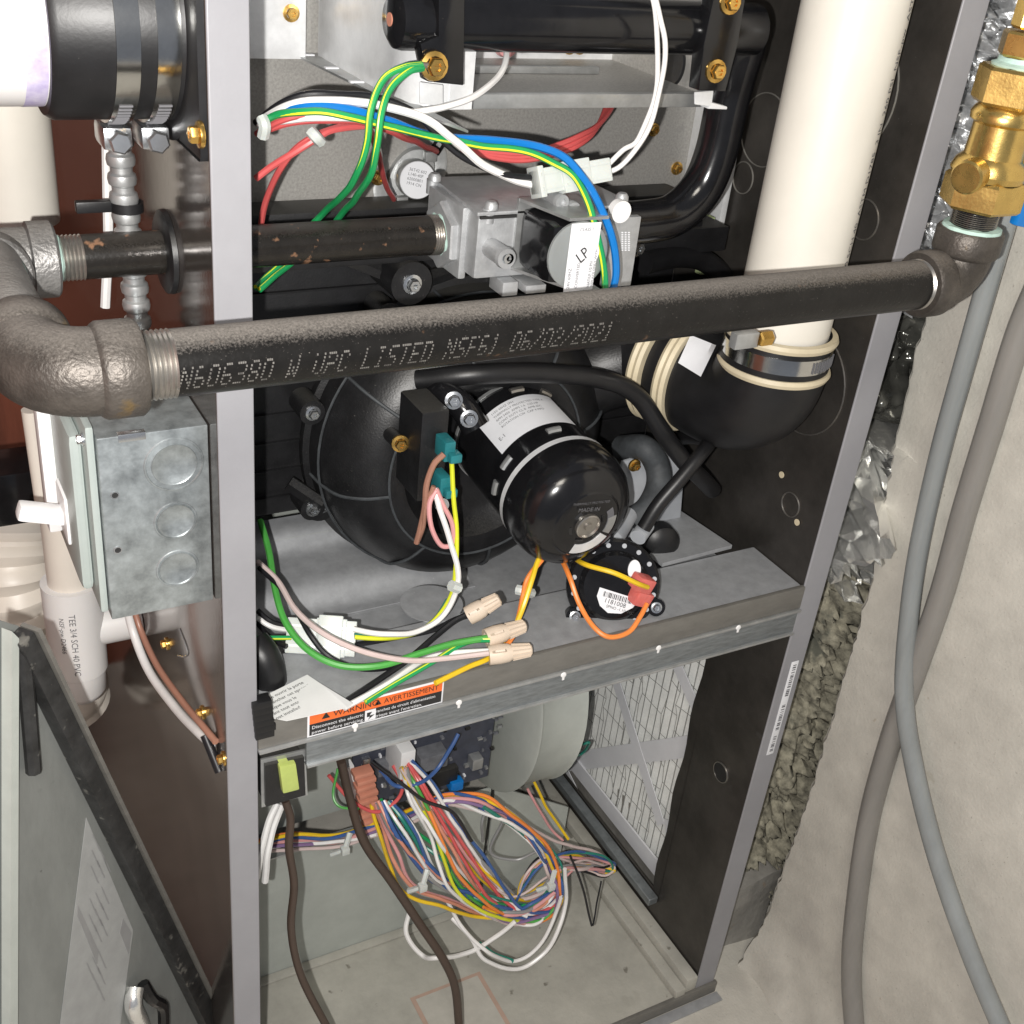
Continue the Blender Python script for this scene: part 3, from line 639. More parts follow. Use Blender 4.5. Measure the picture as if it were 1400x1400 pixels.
# white bracket plate & ports
br = thing('switch_bracket', 'light grey plastic bracket plate behind the pressure switch', 'bracket', at(900, 760, Y=.12))
q = [at(a, b_, Y=.135) for (a, b_) in ((852, 632), (912, 614), (936, 640), (932, 690), (928, 740), (900, 760), (850, 745), (840, 690))]
B().prism(q, (0, .004, 0), .001).done('plate', 'grey_plastic', br)
b = B(); b.cyl(at(858, 705, Y=.095), at(838, 738, Y=.065), .0085); b.cyl(at(872, 735, Y=.05), at(884, 718, Y=.06), .007); b.done('hose_port', 'grey_plastic', br)
b = B(); b.lathe(at(898, 735, Y=.105), (-.2, -1, .1), [(0, .017), (.014, .0165), (.018, .012), (.020, 0)], 24); b.done('rubber_cap', 'black_rubber', br)
screw(at(867, 636, Y=.128), (0, -1, 0), parent=br, r=.004)
q = [at(a, b_, Z=.594) for (a, b_) in ((925, 700), (1000, 750), (905, 775), (870, 745))]
B().prism(q, (0, 0, .004)).done('bracket_foot', 'galv_dull', br)
# pressure switch
ps = thing('pressure_switch', 'black round pressure switch with white dots round its rim and a barcode sticker', 'pressure switch', at(835, 800, Y=.03))
pc = at(838, 800, Y=.035); pa = V((-.35, -.85, .40)).normalized()
b = B(); b.lathe(pc, pa, [(-.016, 0), (-.016, .0345), (-.006, .0375), (-.002, .0395), (.002, .0395), (.004, .037), (.004, .030), (.007, .028), (.009, .0265), (.0095, 0)], 48); b.done('switch_body', 'black_gloss', ps)
u = V((0, 0, 1)); u = (u - pa*u.dot(pa)).normalized(); t = pa.cross(u)
for k in range(16):
    a = 2*PI*k/16+.2; c = pc + pa*.0042 + (u*math.cos(a)+t*math.sin(a))*.0345; B().lathe(c, pa, [(-.0005, .0021), (.0006, .0020), (.0006, 0)], 12).done('rim_clip', 'grey_plastic', ps)
for a in (15, 130, 245):
    a = math.radians(a); c = pc + pa*.001 + (u*math.cos(a)+t*math.sin(a))*.041; lg = B().cyl(c-pa*.006, c+pa*.003, .0075).done('mounting_ear', 'black_gloss', ps); screw(c+pa*.003, pa, 'steel_screw', .0032, lg)
def pp(px, py, d=.0098):
    r_ = ray(px, py); t_ = ((pc + pa*d) - CAMP).dot(pa)/r_.dot(pa); return CAMP + r_*t_
q = [pp(a, b_) for (a, b_) in ((820, 803), (874, 820), (865, 831), (849, 839), (831, 838), (820, 828), (816, 815))]
lb = B().prism(q, -pa*.0005).done('barcode_sticker', 'label', ps)
g = B(); e0 = pp(826, 808, .0101); e1 = pp(864, 819, .0101); dd = (pp(824, 815, .0101)-e0)
t_ = .0
while t_ < 1:
    wd = random.choice((.012, .02, .035)); a = e0.lerp(e1, t_); b_ = e0.lerp(e1, min(1, t_+wd)); g.quad([a, b_, b_+dd, a+dd]); t_ += wd+random.choice((.015, .03))
g.done('barcode', 'ink', lb)
ed = (e1-e0).normalized(); ud = -(dd - ed*dd.dot(ed)).normalized()
joined_text([('1181008', tuple(pp(825, 823, .0101)), ed, ud, .0055, 1), ('SPNO -1.10 WC', tuple(pp(828, 830, .0101)), ed, ud, .0035, 1)], 'ink', lb, 'print')
b = B(); c = pp(867, 779, .0098)
b.lathe(c, pa, [(0, .0085), (.001, .0083), (.001, 0)], 24, ref=u)
for v in b.bm.verts: dvec = v.co-c; v.co = c + dvec - t*dvec.dot(t)*.35
b.done('white_dot', 'label', ps)
b = B(); p = at(883, 818, Y=.012)
for (px, py, y) in ((885, 803, .010), (882, 822, .010)):
    p = at(px, py, Y=y); b = B(); b.box((p.x-.010, p.y, p.z-.0065), (p.x+.008, p.y+.013, p.z+.0065), .002)
    bmesh.ops.rotate(b.bm, verts=b.bm.verts, cent=p, matrix=Matrix.Rotation(math.radians(25), 3, 'Y')); b.done('terminal_cover', 'red_ins', ps)
# ================================================================== BLACK VENT ELBOW + PVC
el = thing('vent_elbow', 'black rubber vent elbow with cream bands below the white PVC pipe', 'pipe elbow', (.44, .06, .70))
pts = [V((.441, .040, .83)), V((.441, .041, .80)), V((.440, .050, .775)), V((.436, .070, .760)), V((.430, .095, .757)), V((.421, .12, .760)), V((.409, .152, .760)), V((.403, .168, .760))]
B().tube(crom(pts, 6), lambda t_: .0415 + .0055*math.sin(PI*min(1, t_*1.1)), 48).done('elbow_body', 'black_rubber', el)
b = B(); c = V((.441, .040, 0))
for z in (.800, .828): 
    b2 = B(); b2.lathe(c+V((0, 0, z)), (0, 0, 1), [(-.0035, .0400), (-.003, .0445), (.0, .0458), (.003, .0445), (.0035, .0400)], 64); b2.done('cream_band', 'cream', el)
b2 = B(); b2.lathe(c+V((0, 0, .808)), (0, 0, 1), [(0, .042), (0, .0436), (.0125, .0436), (.0125, .042)], 64); hc = b2.done('hose_clamp', 'band', el)
p = at(1048, 462, Y=-.004); b = B(); hexprism(b, p+V((-.008, 0, 0)), (1, 0, .02), .006, 0, .012); b.done('clamp_screw', 'brass_screw', hc)
b = B(); b.box((p.x-.030, p.y-.002, p.z-.006), (p.x-.009, p.y+.006, p.z+.006), .001); b.done('clamp_housing', 'galv', hc)
g = B()
for k in range(11):
    a = math.radians(-104 + 0 + 4.2*k + 14); g.box((c.x+math.cos(a)*.0437-.0006, c.y+math.sin(a)*.0437-.0006, .8095), (c.x+math.cos(a)*.0437+.0006, c.y+math.sin(a)*.0437+.0006, .8185))
g.done('clamp_thread', 'ink_grey', hc)
ad = V((-.35, .93, 0)).normalized(); e1_ = V((.422, .117, .760))
for k, d in enumerate((0, .027)):
    b2 = B(); b2.lathe(e1_+ad*d, ad, [(-.0065, .040), (-.006, .0500), (-.003, .0520), (0, .0505), (.003, .0520), (.006, .0500), (.0065, .040)], 56); b2.done('cream_band', 'cream', el)
# blank white sticker on the elbow (its code left out)
ec = V((.420, .082, .74)); q = []
g = B(); P4 = [at(a, b_, Y=.02) for (a, b_) in ((939, 457), (978, 470), (957, 516), (927, 497))]
def drape(px, py, R_=.0482):
    r_ = ray(px, py).normalized(); best = None
    for s0 in range(len(DR)-1):
        pass
    t_ = .5
    while t_ < 1.3:
        p = CAMP + r_*t_
        dmin = min((p-q_).length for q_ in DR)
        if dmin < R_: return p
        t_ += .0006
    return CAMP + r_*.9
DR = crom(pts, 12); n = 6; gv = []
for i in range(n+1):
    row = []
    for j in range(n+1):
        a = i/n; b_ = j/n; x = (1-a)*((1-b_)*944+b_*927)+a*((1-b_)*979+b_*958); y = (1-a)*((1-b_)*458+b_*496)+a*((1-b_)*472+b_*515)
        row.append(g.bm.verts.new(drape(x, y)))
    gv.append(row)
for i in range(n):
    for j in range(n): g.bm.faces.new((gv[i][j], gv[i][j+1], gv[i+1][j+1], gv[i+1][j]))
g.done('sticker', 'label', el)
pv = thing('vent_pipe', 'large upright white PVC vent pipe inside the right of the cabinet', 'pipe', (.441, .04, .82))
B().cyl((.441, .040, .822), (.441, .040, 1.45), .0375, n=56).done('pipe_body', 'pvc', pv)
def pbend(p, cx=.441, cy=.040, r=.0378, a0=math.radians(-72)):
    return V((cx + math.cos(a0+p.x/r)*r, cy + math.sin(a0+p.x/r)*r, p.y+.86))
L_ = [('PVC-1120 SCH 40  ASTM D1785  3 IN  260 PSI  NSF-pw  ASTM D2665', (0, 0, 0), (0, 1, 0), (-1, 0, 0), .0085, 1)]
joined_text(L_, 'ink_grey', pv, 'pipe_print', surf=lambda p: pbend(V((p.x+.010, p.y, 0))))
# ================================================================== MANIFOLD AND GAS VALVE
mf = thing('gas_manifold', 'black gas manifold tube with bracket bars and brass screws along the top', 'gas manifold', (.25, .085, 1.0))
zm = at(760, 33, Y=.085).z
B().lathe((at(533, 30, Y=.085).x, .085, zm), (1, 0, 0), [(0, 0), (0, .012), (.003, .0165), (.007, .0175), (.28, .0175), (.28, 0)], 32).done('manifold_tube', 'black_gloss', mf)
B().cyl((at(533, 30, Y=.085).x-.0006, .085, zm), (at(533, 30, Y=.085).x, .085, zm), .004).done('end_mark', 'w_salmon', mf)
def bar(P4, y0, th, nm, mat): B().prism([at(a, b_, Y=y0) for (a, b_) in P4], (0, th, 0), .0008).done(nm, mat, mf)
bar(((600, -40), (636, -40), (634, 117), (585, 112), (575, 60), (600, 50)), .064, .012, 'bracket_bar', 'black_gloss')
bar(((983, -40), (1025, -40), (1009, 60), (992, 125), (955, 124), (962, 60)), .060, .012, 'bracket_bar', 'black_gloss')
bar(((574, 112), (606, 116), (606, 146), (574, 142)), .078, .0015, 'bracket_foot', 'bright')
bar(((950, 126), (976, 124), (973, 146), (950, 143)), .070, .0015, 'bracket_foot', 'bright')
bar(((973, 140), (995, 146), (994, 150), (968, 149)), .070, .0100, 'bracket_foot', 'bright')
for (px, py, r) in ((593, 90, .0058), (978, 97, .0052), (998, 3, .0052)): screw(at(px, py, Y=.0595), (-.1, -1, .05), parent=mf, r=r)
YV = .10; ZP = .903
sp = thing('supply_riser', 'curved glossy black gas pipe rising from the valve to the manifold', 'pipe', (.38, .1, .9))
B().tube(crom([(.30, YV, ZP), (.335, YV, ZP), (.362, YV, ZP+.004), (.383, YV, ZP+.022), (.392, YV, ZP+.05), (.394, YV, .99), (.394, .097, zm-.03), (.392, .092, zm-.008), (.380, .087, zm), (.36, .086, zm)], 8), .0163, 28).done('pipe_body', 'black_gloss', sp)
gv_ = thing('gas_valve', 'grey die-cast gas valve with black coil and white tag marked LP', 'gas valve', (.235, .1, .87))
x0, x1 = at(654, 300, Y=.06).x, at(850, 300, Y=.06).x; zt = at(656, 280, Y=.06).z - .001; zbm = .884
B().box((x0, .060, zbm), (x1-.006, .138, zt-.006), .003).done('valve_body', 'diecast', gv_)
B().prism([(x0-.002, .058, zt-.006), (x1, .058, zt-.006), (x1+.008, .075, zt-.006), (x1+.004, .140, zt-.006), (x0+.004, .142, zt-.006)], (0, 0, .0025), .0006).done('top_plate', 'diecast', gv_)
B().box((x0+.001, .0585, zt-.0085), (x1, .139, zt-.0066)).done('gasket', 'ink', gv_)
hexprism(hb := B(), (x0+.001, YV, ZP), (-1, 0, 0), .0235, -.002, .010, rot=.3); hb.box((x0-.004, .075, ZP-.024), (x0+.002, .130, ZP+.026), .002); hb.done('inlet_boss', 'diecast', gv_)
B().box((x1-.010, .056, ZP-.032), (x1+.014, .062, zt-.012), .0012).done('end_plate', 'diecast', gv_)
g = B()
for i in range(3):
    for j in range(9): 
        p = at(851+4.5*i, 318+3.0*j, Y=.0555); g.box((p.x-.0006, .0553, p.z-.0004), (p.x+.0006, .0560, p.z+.0004))
g.done('stamped_grid', 'label', gv_)
for (px, py, y) in ((677, 268, .056), (857, 256, .060), (598, 240, .125)):
    p = at(px, py, Y=y); b = B(); b.cyl((p.x, p.y+.007, zt-.012), (p.x, p.y+.007, zt-.002), .0042); b.lathe((p.x, p.y+.004, zt-.002), (0, 0, 1), [(0, .0048), (.003, .0046), (.005, .003), (.005, 0)], 18); b.done('cover_bolt', 'diecast', gv_)
for (px, py, r) in ((690, 352, .0075), (693, 352, .004), (782, 285, .0055), (766, 275, .0055)):
    p = at(px, py, Y=.040); b = B(); b.cyl(p, p+V((0, .024, 0)), r*.9); b.lathe(p, (0, -1, 0), [(0, r), (.003, r*.9), (.003, r*.45), (.001, r*.4), (.001, 0)], 20); b.done('body_bolt', 'diecast' if r > .005 else 'steel_screw', gv_)
p = at(850, 290, Y=.052); B().cyl(p, p+V((0, .006, 0)), .0078).done('white_plug', 'white_plastic', gv_)
# coil pointing at the viewer
cx_, cz_ = at(737, 318, Y=.05).x, at(737, 318, Y=.05).z
cx_, cz_ = .222, .914
b = B(); b.box((cx_-.021, .013, cz_-.021), (cx_+.021, .058, cz_+.021), .009); b.done('coil', 'black_gloss', gv_)
b = B(); b.lathe((cx_, .014, cz_), (0, -1, 0), [(0, .0225), (.002, .0225), (.0032, .020), (.0035, 0)], 40); b.done('coil_cap', 'vinyl', gv_)
b = B(); b.prism([(cx_-.022, .060, cz_+.023), (cx_+.024, .060, cz_+.023), (cx_+.020, .012, cz_+.023), (cx_-.010, .012, cz_+.023)], (0, 0, .002)); b.box((cx_-.022, .058, cz_-.024), (cx_+.024, .0605, cz_+.025)); b.prism([(cx_-.022, .060, cz_-.025), (cx_+.018, .060, cz_-.025), (cx_+.018, .004, cz_-.025), (cx_+.004, .004, cz_-.025)], (0, 0, .002)); b.done('coil_yoke', 'galv', gv_)
tg = B().box((cx_-.010, .0085, cz_-.0235), (cx_+.0125, .0092, cz_+.0225), .0003).done('white_tag', 'label', gv_)
B().lathe((cx_+.005, .0085, cz_+.002), (0, -1, 0), [(0, .0085), (.0003, .0085), (.0003, 0)], 28).done('tag_window', 'card', tg)
joined_text([('LP', (cx_-.0005, .0078, cz_-.0045), (.75, 0, .65), (-.65, 0, .75), .0115, .8)], 'ink', tg, 'handwriting')
joined_text([('24V 60HZ', (cx_-.0065, .0079, cz_-.021), (0,0,1), (-1,0,0), .0033, 1), ('NAT/LP 1/2 PSI', (cx_+.009, .0079, cz_-.021), (0,0,1), (-1,0,0), .0028, 1), ('REPLACE ONLY WITH', (cx_+.0118, .0079, cz_-.021), (0,0,1), (-1,0,0), .0026, 1), ('CONVERTED', (cx_-.0005, .0079, cz_-.021), (0,0,1), (-1,0,0), .003, 1),
    ('CLASS 1', (cx_-.004, .0079, cz_+.0175), (1,0,0), (0,0,1), .003, 1)], 'ink_grey', tg, 'tag_print')
B().box((x0+.018, .05, zbm-.010), (x0+.030, .07, zbm), .001).box((x0+.034, .046, zbm-.008), (x0+.05, .07, zbm-.002), .001).done('lower_lug', 'diecast', gv_)
# limit switch
ls = thing('limit_switch', 'round white-faced limit switch with a silver bracket on the back panel', 'limit switch', at(568, 245, Y=.25))
lc = at(560, 240, Y=.261); la = V((-.15, -1, .12)).normalized(); lu = V((.55, 0, .83)); lu = (lu-la*lu.dot(la)).normalized(); lt = la.cross(lu)
b = B(); b.lathe(lc, la, [(0, .030), (.0025, .0295), (.003, .027), (.002, .020), (.006, .018), (.007, .0)], 40, ref=lu)
for v in b.bm.verts: dv = v.co-lc; v.co = lc + dv + lu*dv.dot(lu)*.28 - lt*dv.dot(lt)*.08
b.done('bracket', 'galv', ls)
b = B(); b.lathe(lc, la, [(.005, .0145), (.014, .0145), (.014, .0155), (.022, .0155), (.023, .0148), (.023, 0)], 36); b.done('switch_can', 'galv', ls)
b = B(); b.lathe(lc, la, [(.0229, .0146), (.0236, .0144), (.0236, 0)], 36); lf = b.done('face_sticker', 'label', ls)
rt = (lu*-.45+lt*-.9).normalized(); rt = V((.97, 0, -.22)); rt = (rt-la*rt.dot(la)).normalized(); up_ = -la.cross(rt)
up_ = up_ if up_.z > 0 else -up_
joined_text([(s__, tuple(lc+la*.0238+up_*(.006-.0036*i)-rt*.009), rt, up_, .0034, 1) for i, s__ in enumerate(('36T42 602', 'L140-40F', '62000801', '1914 CN'))], 'ink_grey', lf, 'print')
for s1 in (-1, 1):
    c = lc + lu*s1*.021 + la*.017; b = B(); b.box((-.005, -.003, -.004), (.005, .003, .004), .0008); 
    bmesh.ops.transform(b.bm, matrix=Matrix.Translation(c), verts=b.bm.verts); b.done('terminal', 'galv', ls)
    c = lc + lu*s1*.030 + la*.020; b = B(); b.tube([c-lu*s1*.005, c+lu*s1*.004], .0048, 8); b.done('terminal_boot', 'black_plastic', ls)
screw(at(517, 243, Y=.258), (0, -1, 0), parent=ls, r=.004)
# ================================================================== GAS PIPES (outside)
YM, ZM, RM = -.084, .9115, .01665
XL, XR = -.068, .432
mp_ = thing('main_gas_pipe', 'long dusty black iron gas pipe crossing in front of the furnace with stamped lettering', 'pipe', (.18, YM, ZM-RM))
B().cyl((XL, YM, ZM), (XR, YM, ZM), RM, n=56).done('pipe_body', 'black_pipe', mp_)
def thread(x0, x1, y, z, r, parent, axis='X', nm='pipe_thread', n=7):
    prof = []
    L0 = x1-x0
    for k in range(n):
        a = L0*k/n; prof += [(a, r), (a+L0/n*.5, r-.0009)]
    prof.append((L0, r)); prof = [(0, 0)] + prof + [(L0, 0)]
    if axis == 'X': B().lathe((x0, y, z), (1, 0, 0), prof, 40).done(nm, 'thread', parent)
    elif axis == 'Z': B().lathe((y[0], y[1], x0), (0, 0, 1), prof, 40).done(nm, 'thread', parent)
thread(XL-.016, XL+.0005, YM, ZM, RM+.0004, mp_); thread(XR-.0005, XR+.010, YM, ZM, RM+.0004, mp_)
B().lathe((XR+.008, YM, ZM), (1, 0, 0), [(0, .015), (0, .0185), (.004, .0205), (.006, .018)], 36).rough(.0012, 160).done('thread_sealant', 'paste', mp_)
DM = {'N': '10001 11001 10101 10101 10011 10001 10001', '6': '01110 10000 10000 11110 10001 10001 01110', '0': '01110 10001 10001 10001 10001 10001 01110', '3': '11110 00001 00001 01110 00001 00001 11110',
 '8': '01110 10001 10001 01110 10001 10001 01110', 'W': '10001 10001 10001 10101 10101 11011 10001', 'U': '10001 10001 10001 10001 10001 10001 01110', 'P': '11110 10001 10001 11110 10000 10000 10000',
 'C': '01110 10001 10000 10000 10000 10001 01110', 'L': '10000 10000 10000 10000 10000 10000 11111', 'I': '01110 00100 00100 00100 00100 00100 01110', 'S': '01111 10000 10000 01110 00001 00001 11110',
 'T': '11111 00100 00100 00100 00100 00100 00100', 'E': '11111 10000 10000 11110 10000 10000 11111', 'D': '11110 10001 10001 10001 10001 10001 11110', 'F': '11111 10000 10000 11110 10000 10000 10000',
 '1': '00100 01100 00100 00100 00100 00100 01110', '2': '01110 10001 00001 00110 01000 10000 11111', '/': '00001 00001 00010 00100 01000 10000 10000', ' ': '0 0 0 0 0 0 0'}
g = B(); s_ = 'N606380 W UPC LISTED NSF61 06/02/2021'; xs = -.068; xe = .178; cw = (xe-xs)/len(s_)
for i, ch in enumerate(s_):
    for r_, row in enumerate(DM[ch].split()):
        for c_, bit in enumerate(row):
            if bit == '1':
                x = xs + i*cw + c_*cw*.155 + (6-r_)*cw*.07; ang = math.radians(-24 + (6-r_)*6.2) ; rr = RM+.00012
                cy, cz = YM - math.cos(ang)*rr, ZM + math.sin(ang)*rr
                tz = V((0, math.sin(ang), math.cos(ang))); c = V((x, cy, cz)); h = .00042
                if random.random() < .03: continue
                g.quad([c+V((-h, 0, 0))-tz*h*1.3, c+V((h, 0, 0))-tz*h*1.3, c+V((h, 0, 0))+tz*h*1.3, c+V((-h, 0, 0))+tz*h*1.3])
m['stamp'] = M('worn_stamped_print', (.095, .09, .082), .75, 0, .5, 250); g.done('stamped_lettering', 'stamp', mp_, smooth=False)
# left elbow: from +X to +Y
def elbow(label, c, d1, d2, R_, r, mat, collar=.0235, L_=.022, grp=None):
    t_ = thing('pipe_elbow', label, 'pipe elbow', V(c)-V((0, 0, r)), grp); c = V(c); d1 = V(d1); d2 = V(d2)
    path = [c+d1*(R_+.012)]
    for k in range(13):
        a = PI/2*k/12; path.append(c + d1*R_*(1-math.sin(a)) + d2*R_*(1-math.cos(a)))
    path.append(c+d2*(R_+.012))
    B().tube(path, r, 40).done('elbow_body', mat, t_)
    for d in (d1, d2):
        B().lathe(c+d*(R_+.002), d, [(-.004, r-.001), (-.002, collar-.0012), (0, collar), (L_-.006, collar), (L_-.004, collar-.0015), (L_-.004, r-.002)], 40).done('collar', mat, t_)
    return t_
elbow('large dusty malleable iron elbow at the left end of the long gas pipe', (-.128, YM, ZM), (1, 0, 0), (0, 1, 0), .026, .0212, 'cast', .0235, .022)
# nipple and tee behind it
nip = tag(B().cyl((-.128, YM+.045, ZM), (-.128, .078, ZM), RM, n=32).done('pipe_nipple', 'cast_grey'), 'short dusty pipe nipple between the big elbow and the tee behind it', 'pipe')
te = thing('pipe_tee', 'grey malleable iron tee at the upper left feeding the valve pipe', 'pipe tee', (-.128, YV, ZP-.02))
b = B(); b.cyl((-.165, YV, ZP), (-.092, YV, ZP), .0195, n=32); b.cyl((-.128, YV, ZP+.002), (-.128, .070, ZP+.002), .0195, n=32); b.done('tee_body', 'cast_grey', te)
B().lathe((-.104, YV, ZP), (1, 0, 0), [(0, .0195), (.001, .0225), (.014, .0225), (.0155, .021), (.0155, .012)], 36).done('collar', 'cast_grey', te)
B().lathe((-.128, .082, ZP+.002), (0, -1, 0), [(0, .0195), (.001, .0235), (.012, .0235), (.0135, .022), (.0135, .015)], 36).done('collar', 'cast_grey', te)
B().lathe((-.128, .069, ZP+.003), (0, -1, 0), [(0, .0165), (0, .0192), (.004, .0178)], 32).rough(.001, 150).done('thread_sealant', 'paste', te)
vp = thing('valve_supply_pipe', 'short rust-flecked black gas pipe passing through the left side into the gas valve', 'pipe', (.05, YV, ZP-.0135))
RV = .01335
B().cyl((-.074, YV, ZP), (x0-.016, YV, ZP), RV, n=44).done('pipe_body', 'black_pipe_rust', vp)
thread(-.090, -.0735, YV, ZP, RV+.0004, vp); thread(x0-.0165, x0-.004, YV, ZP, RV+.0004, vp)
B().lathe((-.0905, YV, ZP), (1, 0, 0), [(0, .0135), (0, .0165), (.003, .0155), (.0045, .0135)], 36).rough(.001, 150).done('thread_sealant', 'paste', vp)
B().lathe((x0-.0095, YV, ZP), (1, 0, 0), [(0, .0135), (0.001, .0165), (.004, .0175), (.006, .0165)], 36).rough(.0009, 150).done('thread_sealant', 'paste', vp)
gp = at(252, 335, X=-.0245)
tag(B().lathe((-.0222, YV, ZP), (-1, 0, 0), [(0, .026), (.0030, .0255), (.0042, .023), (.0042, .0136)], 40).done('pipe_grommet', 'black_rubber'), 'black rubber grommet where the valve pipe enters the cabinet side', 'grommet')
# right elbow up to the ball valve
XE = .4715
elbow('brown-black iron elbow turning the long gas pipe up to the brass valve', (XE, YM, ZM), (-1, 0, 0), (0, 0, 1), .020, .0190, 'cast', .0225, .019)
b = thing('valve_nipple', 'short black threaded nipple below the brass ball valve', 'pipe', (XE, YM, ZM+.035))
B().cyl((XE, YM, ZM+.03), (XE, YM, .968), .0150, n=36).done('nipple_body', 'black_gloss', b)
thread(ZM+.040, ZM+.049, (XE, YM), 0, .0154, b, 'Z')
B().lathe((XE, YM, ZM+.036), (0, 0, 1), [(0, .015), (0.0, .0200), (.003, .0195), (.0035, .0155)], 36).rough(.001, 150).done('thread_sealant', 'paste', b)
bv = thing('ball_valve', 'brass gas ball valve with blue lever at the upper right', 'valve', (XE, YM, .965))
g = B(); hexprism(g, (XE, YM, .963), (0, 0, 1), .0270, 0, .020, .002, .25); g.done('lower_hex', 'brass', bv)
B().lathe((XE, YM, .983), (0, 0, 1), [(0, .0235), (.004, .0250), (.010, .0230), (.014, .0190), (.03, .0185), (.034, .0185), (.036, .0215), (.040, .0220), (.043, .0205), (.046, .018)], 40).done('valve_body', 'brass', bv)
dk = V((-.93, -.30, -.10)).normalized(); kc = V((XE, YM, .990))
B().lathe(kc, dk, [(.012, .0085), (.022, .0085), (.023, .0105), (.034, .0108), (.0355, .0095), (.0358, .004), (.0352, 0)], 30).done('side_plug', 'brass', bv)
g = B(); hexprism(g, (XE, YM, 1.029), (0, 0, 1), .0250, 0, .023, .002, .25); g.done('upper_hex', 'brass', bv)
B().lathe((XE, YM, 1.052), (0, 0, 1), [(0, .0175), (.0015, .018), (.003, .0150), (.006, .0145), (.006, 0)], 36).rough(.0006, 200).done('thread_sealant', 'paste', bv)
g = B(); hexprism(g, (XE, YM, 1.058), (0, 0, 1), .0170, 0, .015, .0015, .1); g.done('flare_nut', 'brass', bv)
g = B(); hexprism(g, (XE, YM, 1.0745), (0, 0, 1), .0130, 0, .022, .0015, .4); g.done('flare_neck', 'brass', bv)
B().cyl((XE, YM, 1.096), (XE, YM, 1.3), .0085, n=24).done('brass_riser', 'brass', bv)
l1 = at(1393, 210, Y=-.10); 
B().cyl((XE, YM, .997), (XE+.028, YM-.012, .997), .0075).done('lever_stem', 'brass', bv)
g = B(); g.prism([(XE+.018, YM-.020, .955), (XE+.019, YM-.020, 1.004), (XE+.03, YM-.020, 1.014), (XE+.046, YM-.020, 1.006), (XE+.046, YM-.020, .950)], (0, .007, 0), .002); g.done('blue_lever', 'w_blue', bv)
# ================================================================== HOSES BY THE WALL
def whose(label, pts, r, mat):
    return tag(B().tube(crom([at(a, b_, X=x) for (a, b_, x) in pts], 8), r, 18).done('vinyl_hose', mat), label, 'hose', 'clear vinyl hoses hanging by the wall')
whose('grey clear vinyl hose that curves down to the bottom right corner', [(1402, 200, .572), (1378, 290, .570), (1352, 380, .570), (1318, 500, .573), (1285, 620, .576), (1258, 740, .578), (1243, 840, .578), (1236, 950, .579), (1250, 1050, .580), (1280, 1170, .580), (1325, 1300, .580), (1375, 1420, .580)], .0086, 'vinyl')
whose('brownish clear vinyl hose that hangs down to the bottom edge left of the grey one', [(1425, 380, .590), (1392, 460, .590), (1355, 580, .590), (1318, 700, .590), (1288, 810, .590), (1250, 920, .590), (1215, 1020, .590), (1186, 1130, .590), (1168, 1260, .590), (1164, 1340, .590), (1170, 1430, .590)], .0105, 'vinyl_b')
# ================================================================== COLUMN OF FOIL & INSULATION BEHIND
def column(label, name, cat, mat, z0, z1, amp, sc, xoff=0., cx=.652, y=.125, rx=.098, ry=.066, lean=0):
    st = .0055 if mat == 'foil' else .0035; b = B(); n = 90 if mat == 'foil' else 150; nz_ = max(6, int((z1-z0)/st)); rings = []
    for k in range(nz_+1):
        z = z0+(z1-z0)*k/nz_; ring = []
        for i in range(n):
            a = 2*PI*i/n; q = V((math.cos(a)*rx, math.sin(a)*ry, z))
            d = amp*.09*(noise.noise(q*sc*9) + .6*noise.noise(q*sc*24 + V((5, 0, 0))) + .35*noise.noise(q*sc*60))
            bul = .085*math.exp(-((z-.63)/.055)**2 - ((a-PI*1.27)/.30)**2) if mat == 'foil' else 0
            ring.append(b.bm.verts.new((max(.546, cx+xoff+math.cos(a)*(rx+d)), y+math.sin(a)*(ry+d+bul), z)))
        rings.append(ring)
    for A, Bq in zip(rings, rings[1:]):
        for i in range(n): b.bm.faces.new((A[i], A[(i+1) % n], Bq[(i+1) % n], Bq[i]))
    b.bm.faces.new(rings[-1]); return tag(b.done(name, mat, smooth=(mat != 'foil'), sharp=179), label, cat)
column('dusty brown-grey fibre insulation packed between the furnace and the wall', 'insulation_batt', 'insulation', 'fibre', .06, .555, .34, 5.5)
column('crumpled silver foil wrapped round the duct beside the right flange', 'foil_wrap', 'foil', 'foil', .535, .705, .85, 4.6, .002)
column('dark glossy plastic film over the duct above the crumpled foil', 'film_wrap', 'film', 'film', .70, .83, .45, 2.0)
column('silver bubble-foil wrap on the duct behind the brass valve', 'bubble_wrap', 'foil', 'bubble', .82, 1.25, .5, 5)
tag(B().box((.527, .07, .135), (.548, .11, .36), .002).done('timber_strip', 'lumber'), 'narrow pale timber strip at the base between furnace and concrete', 'timber')
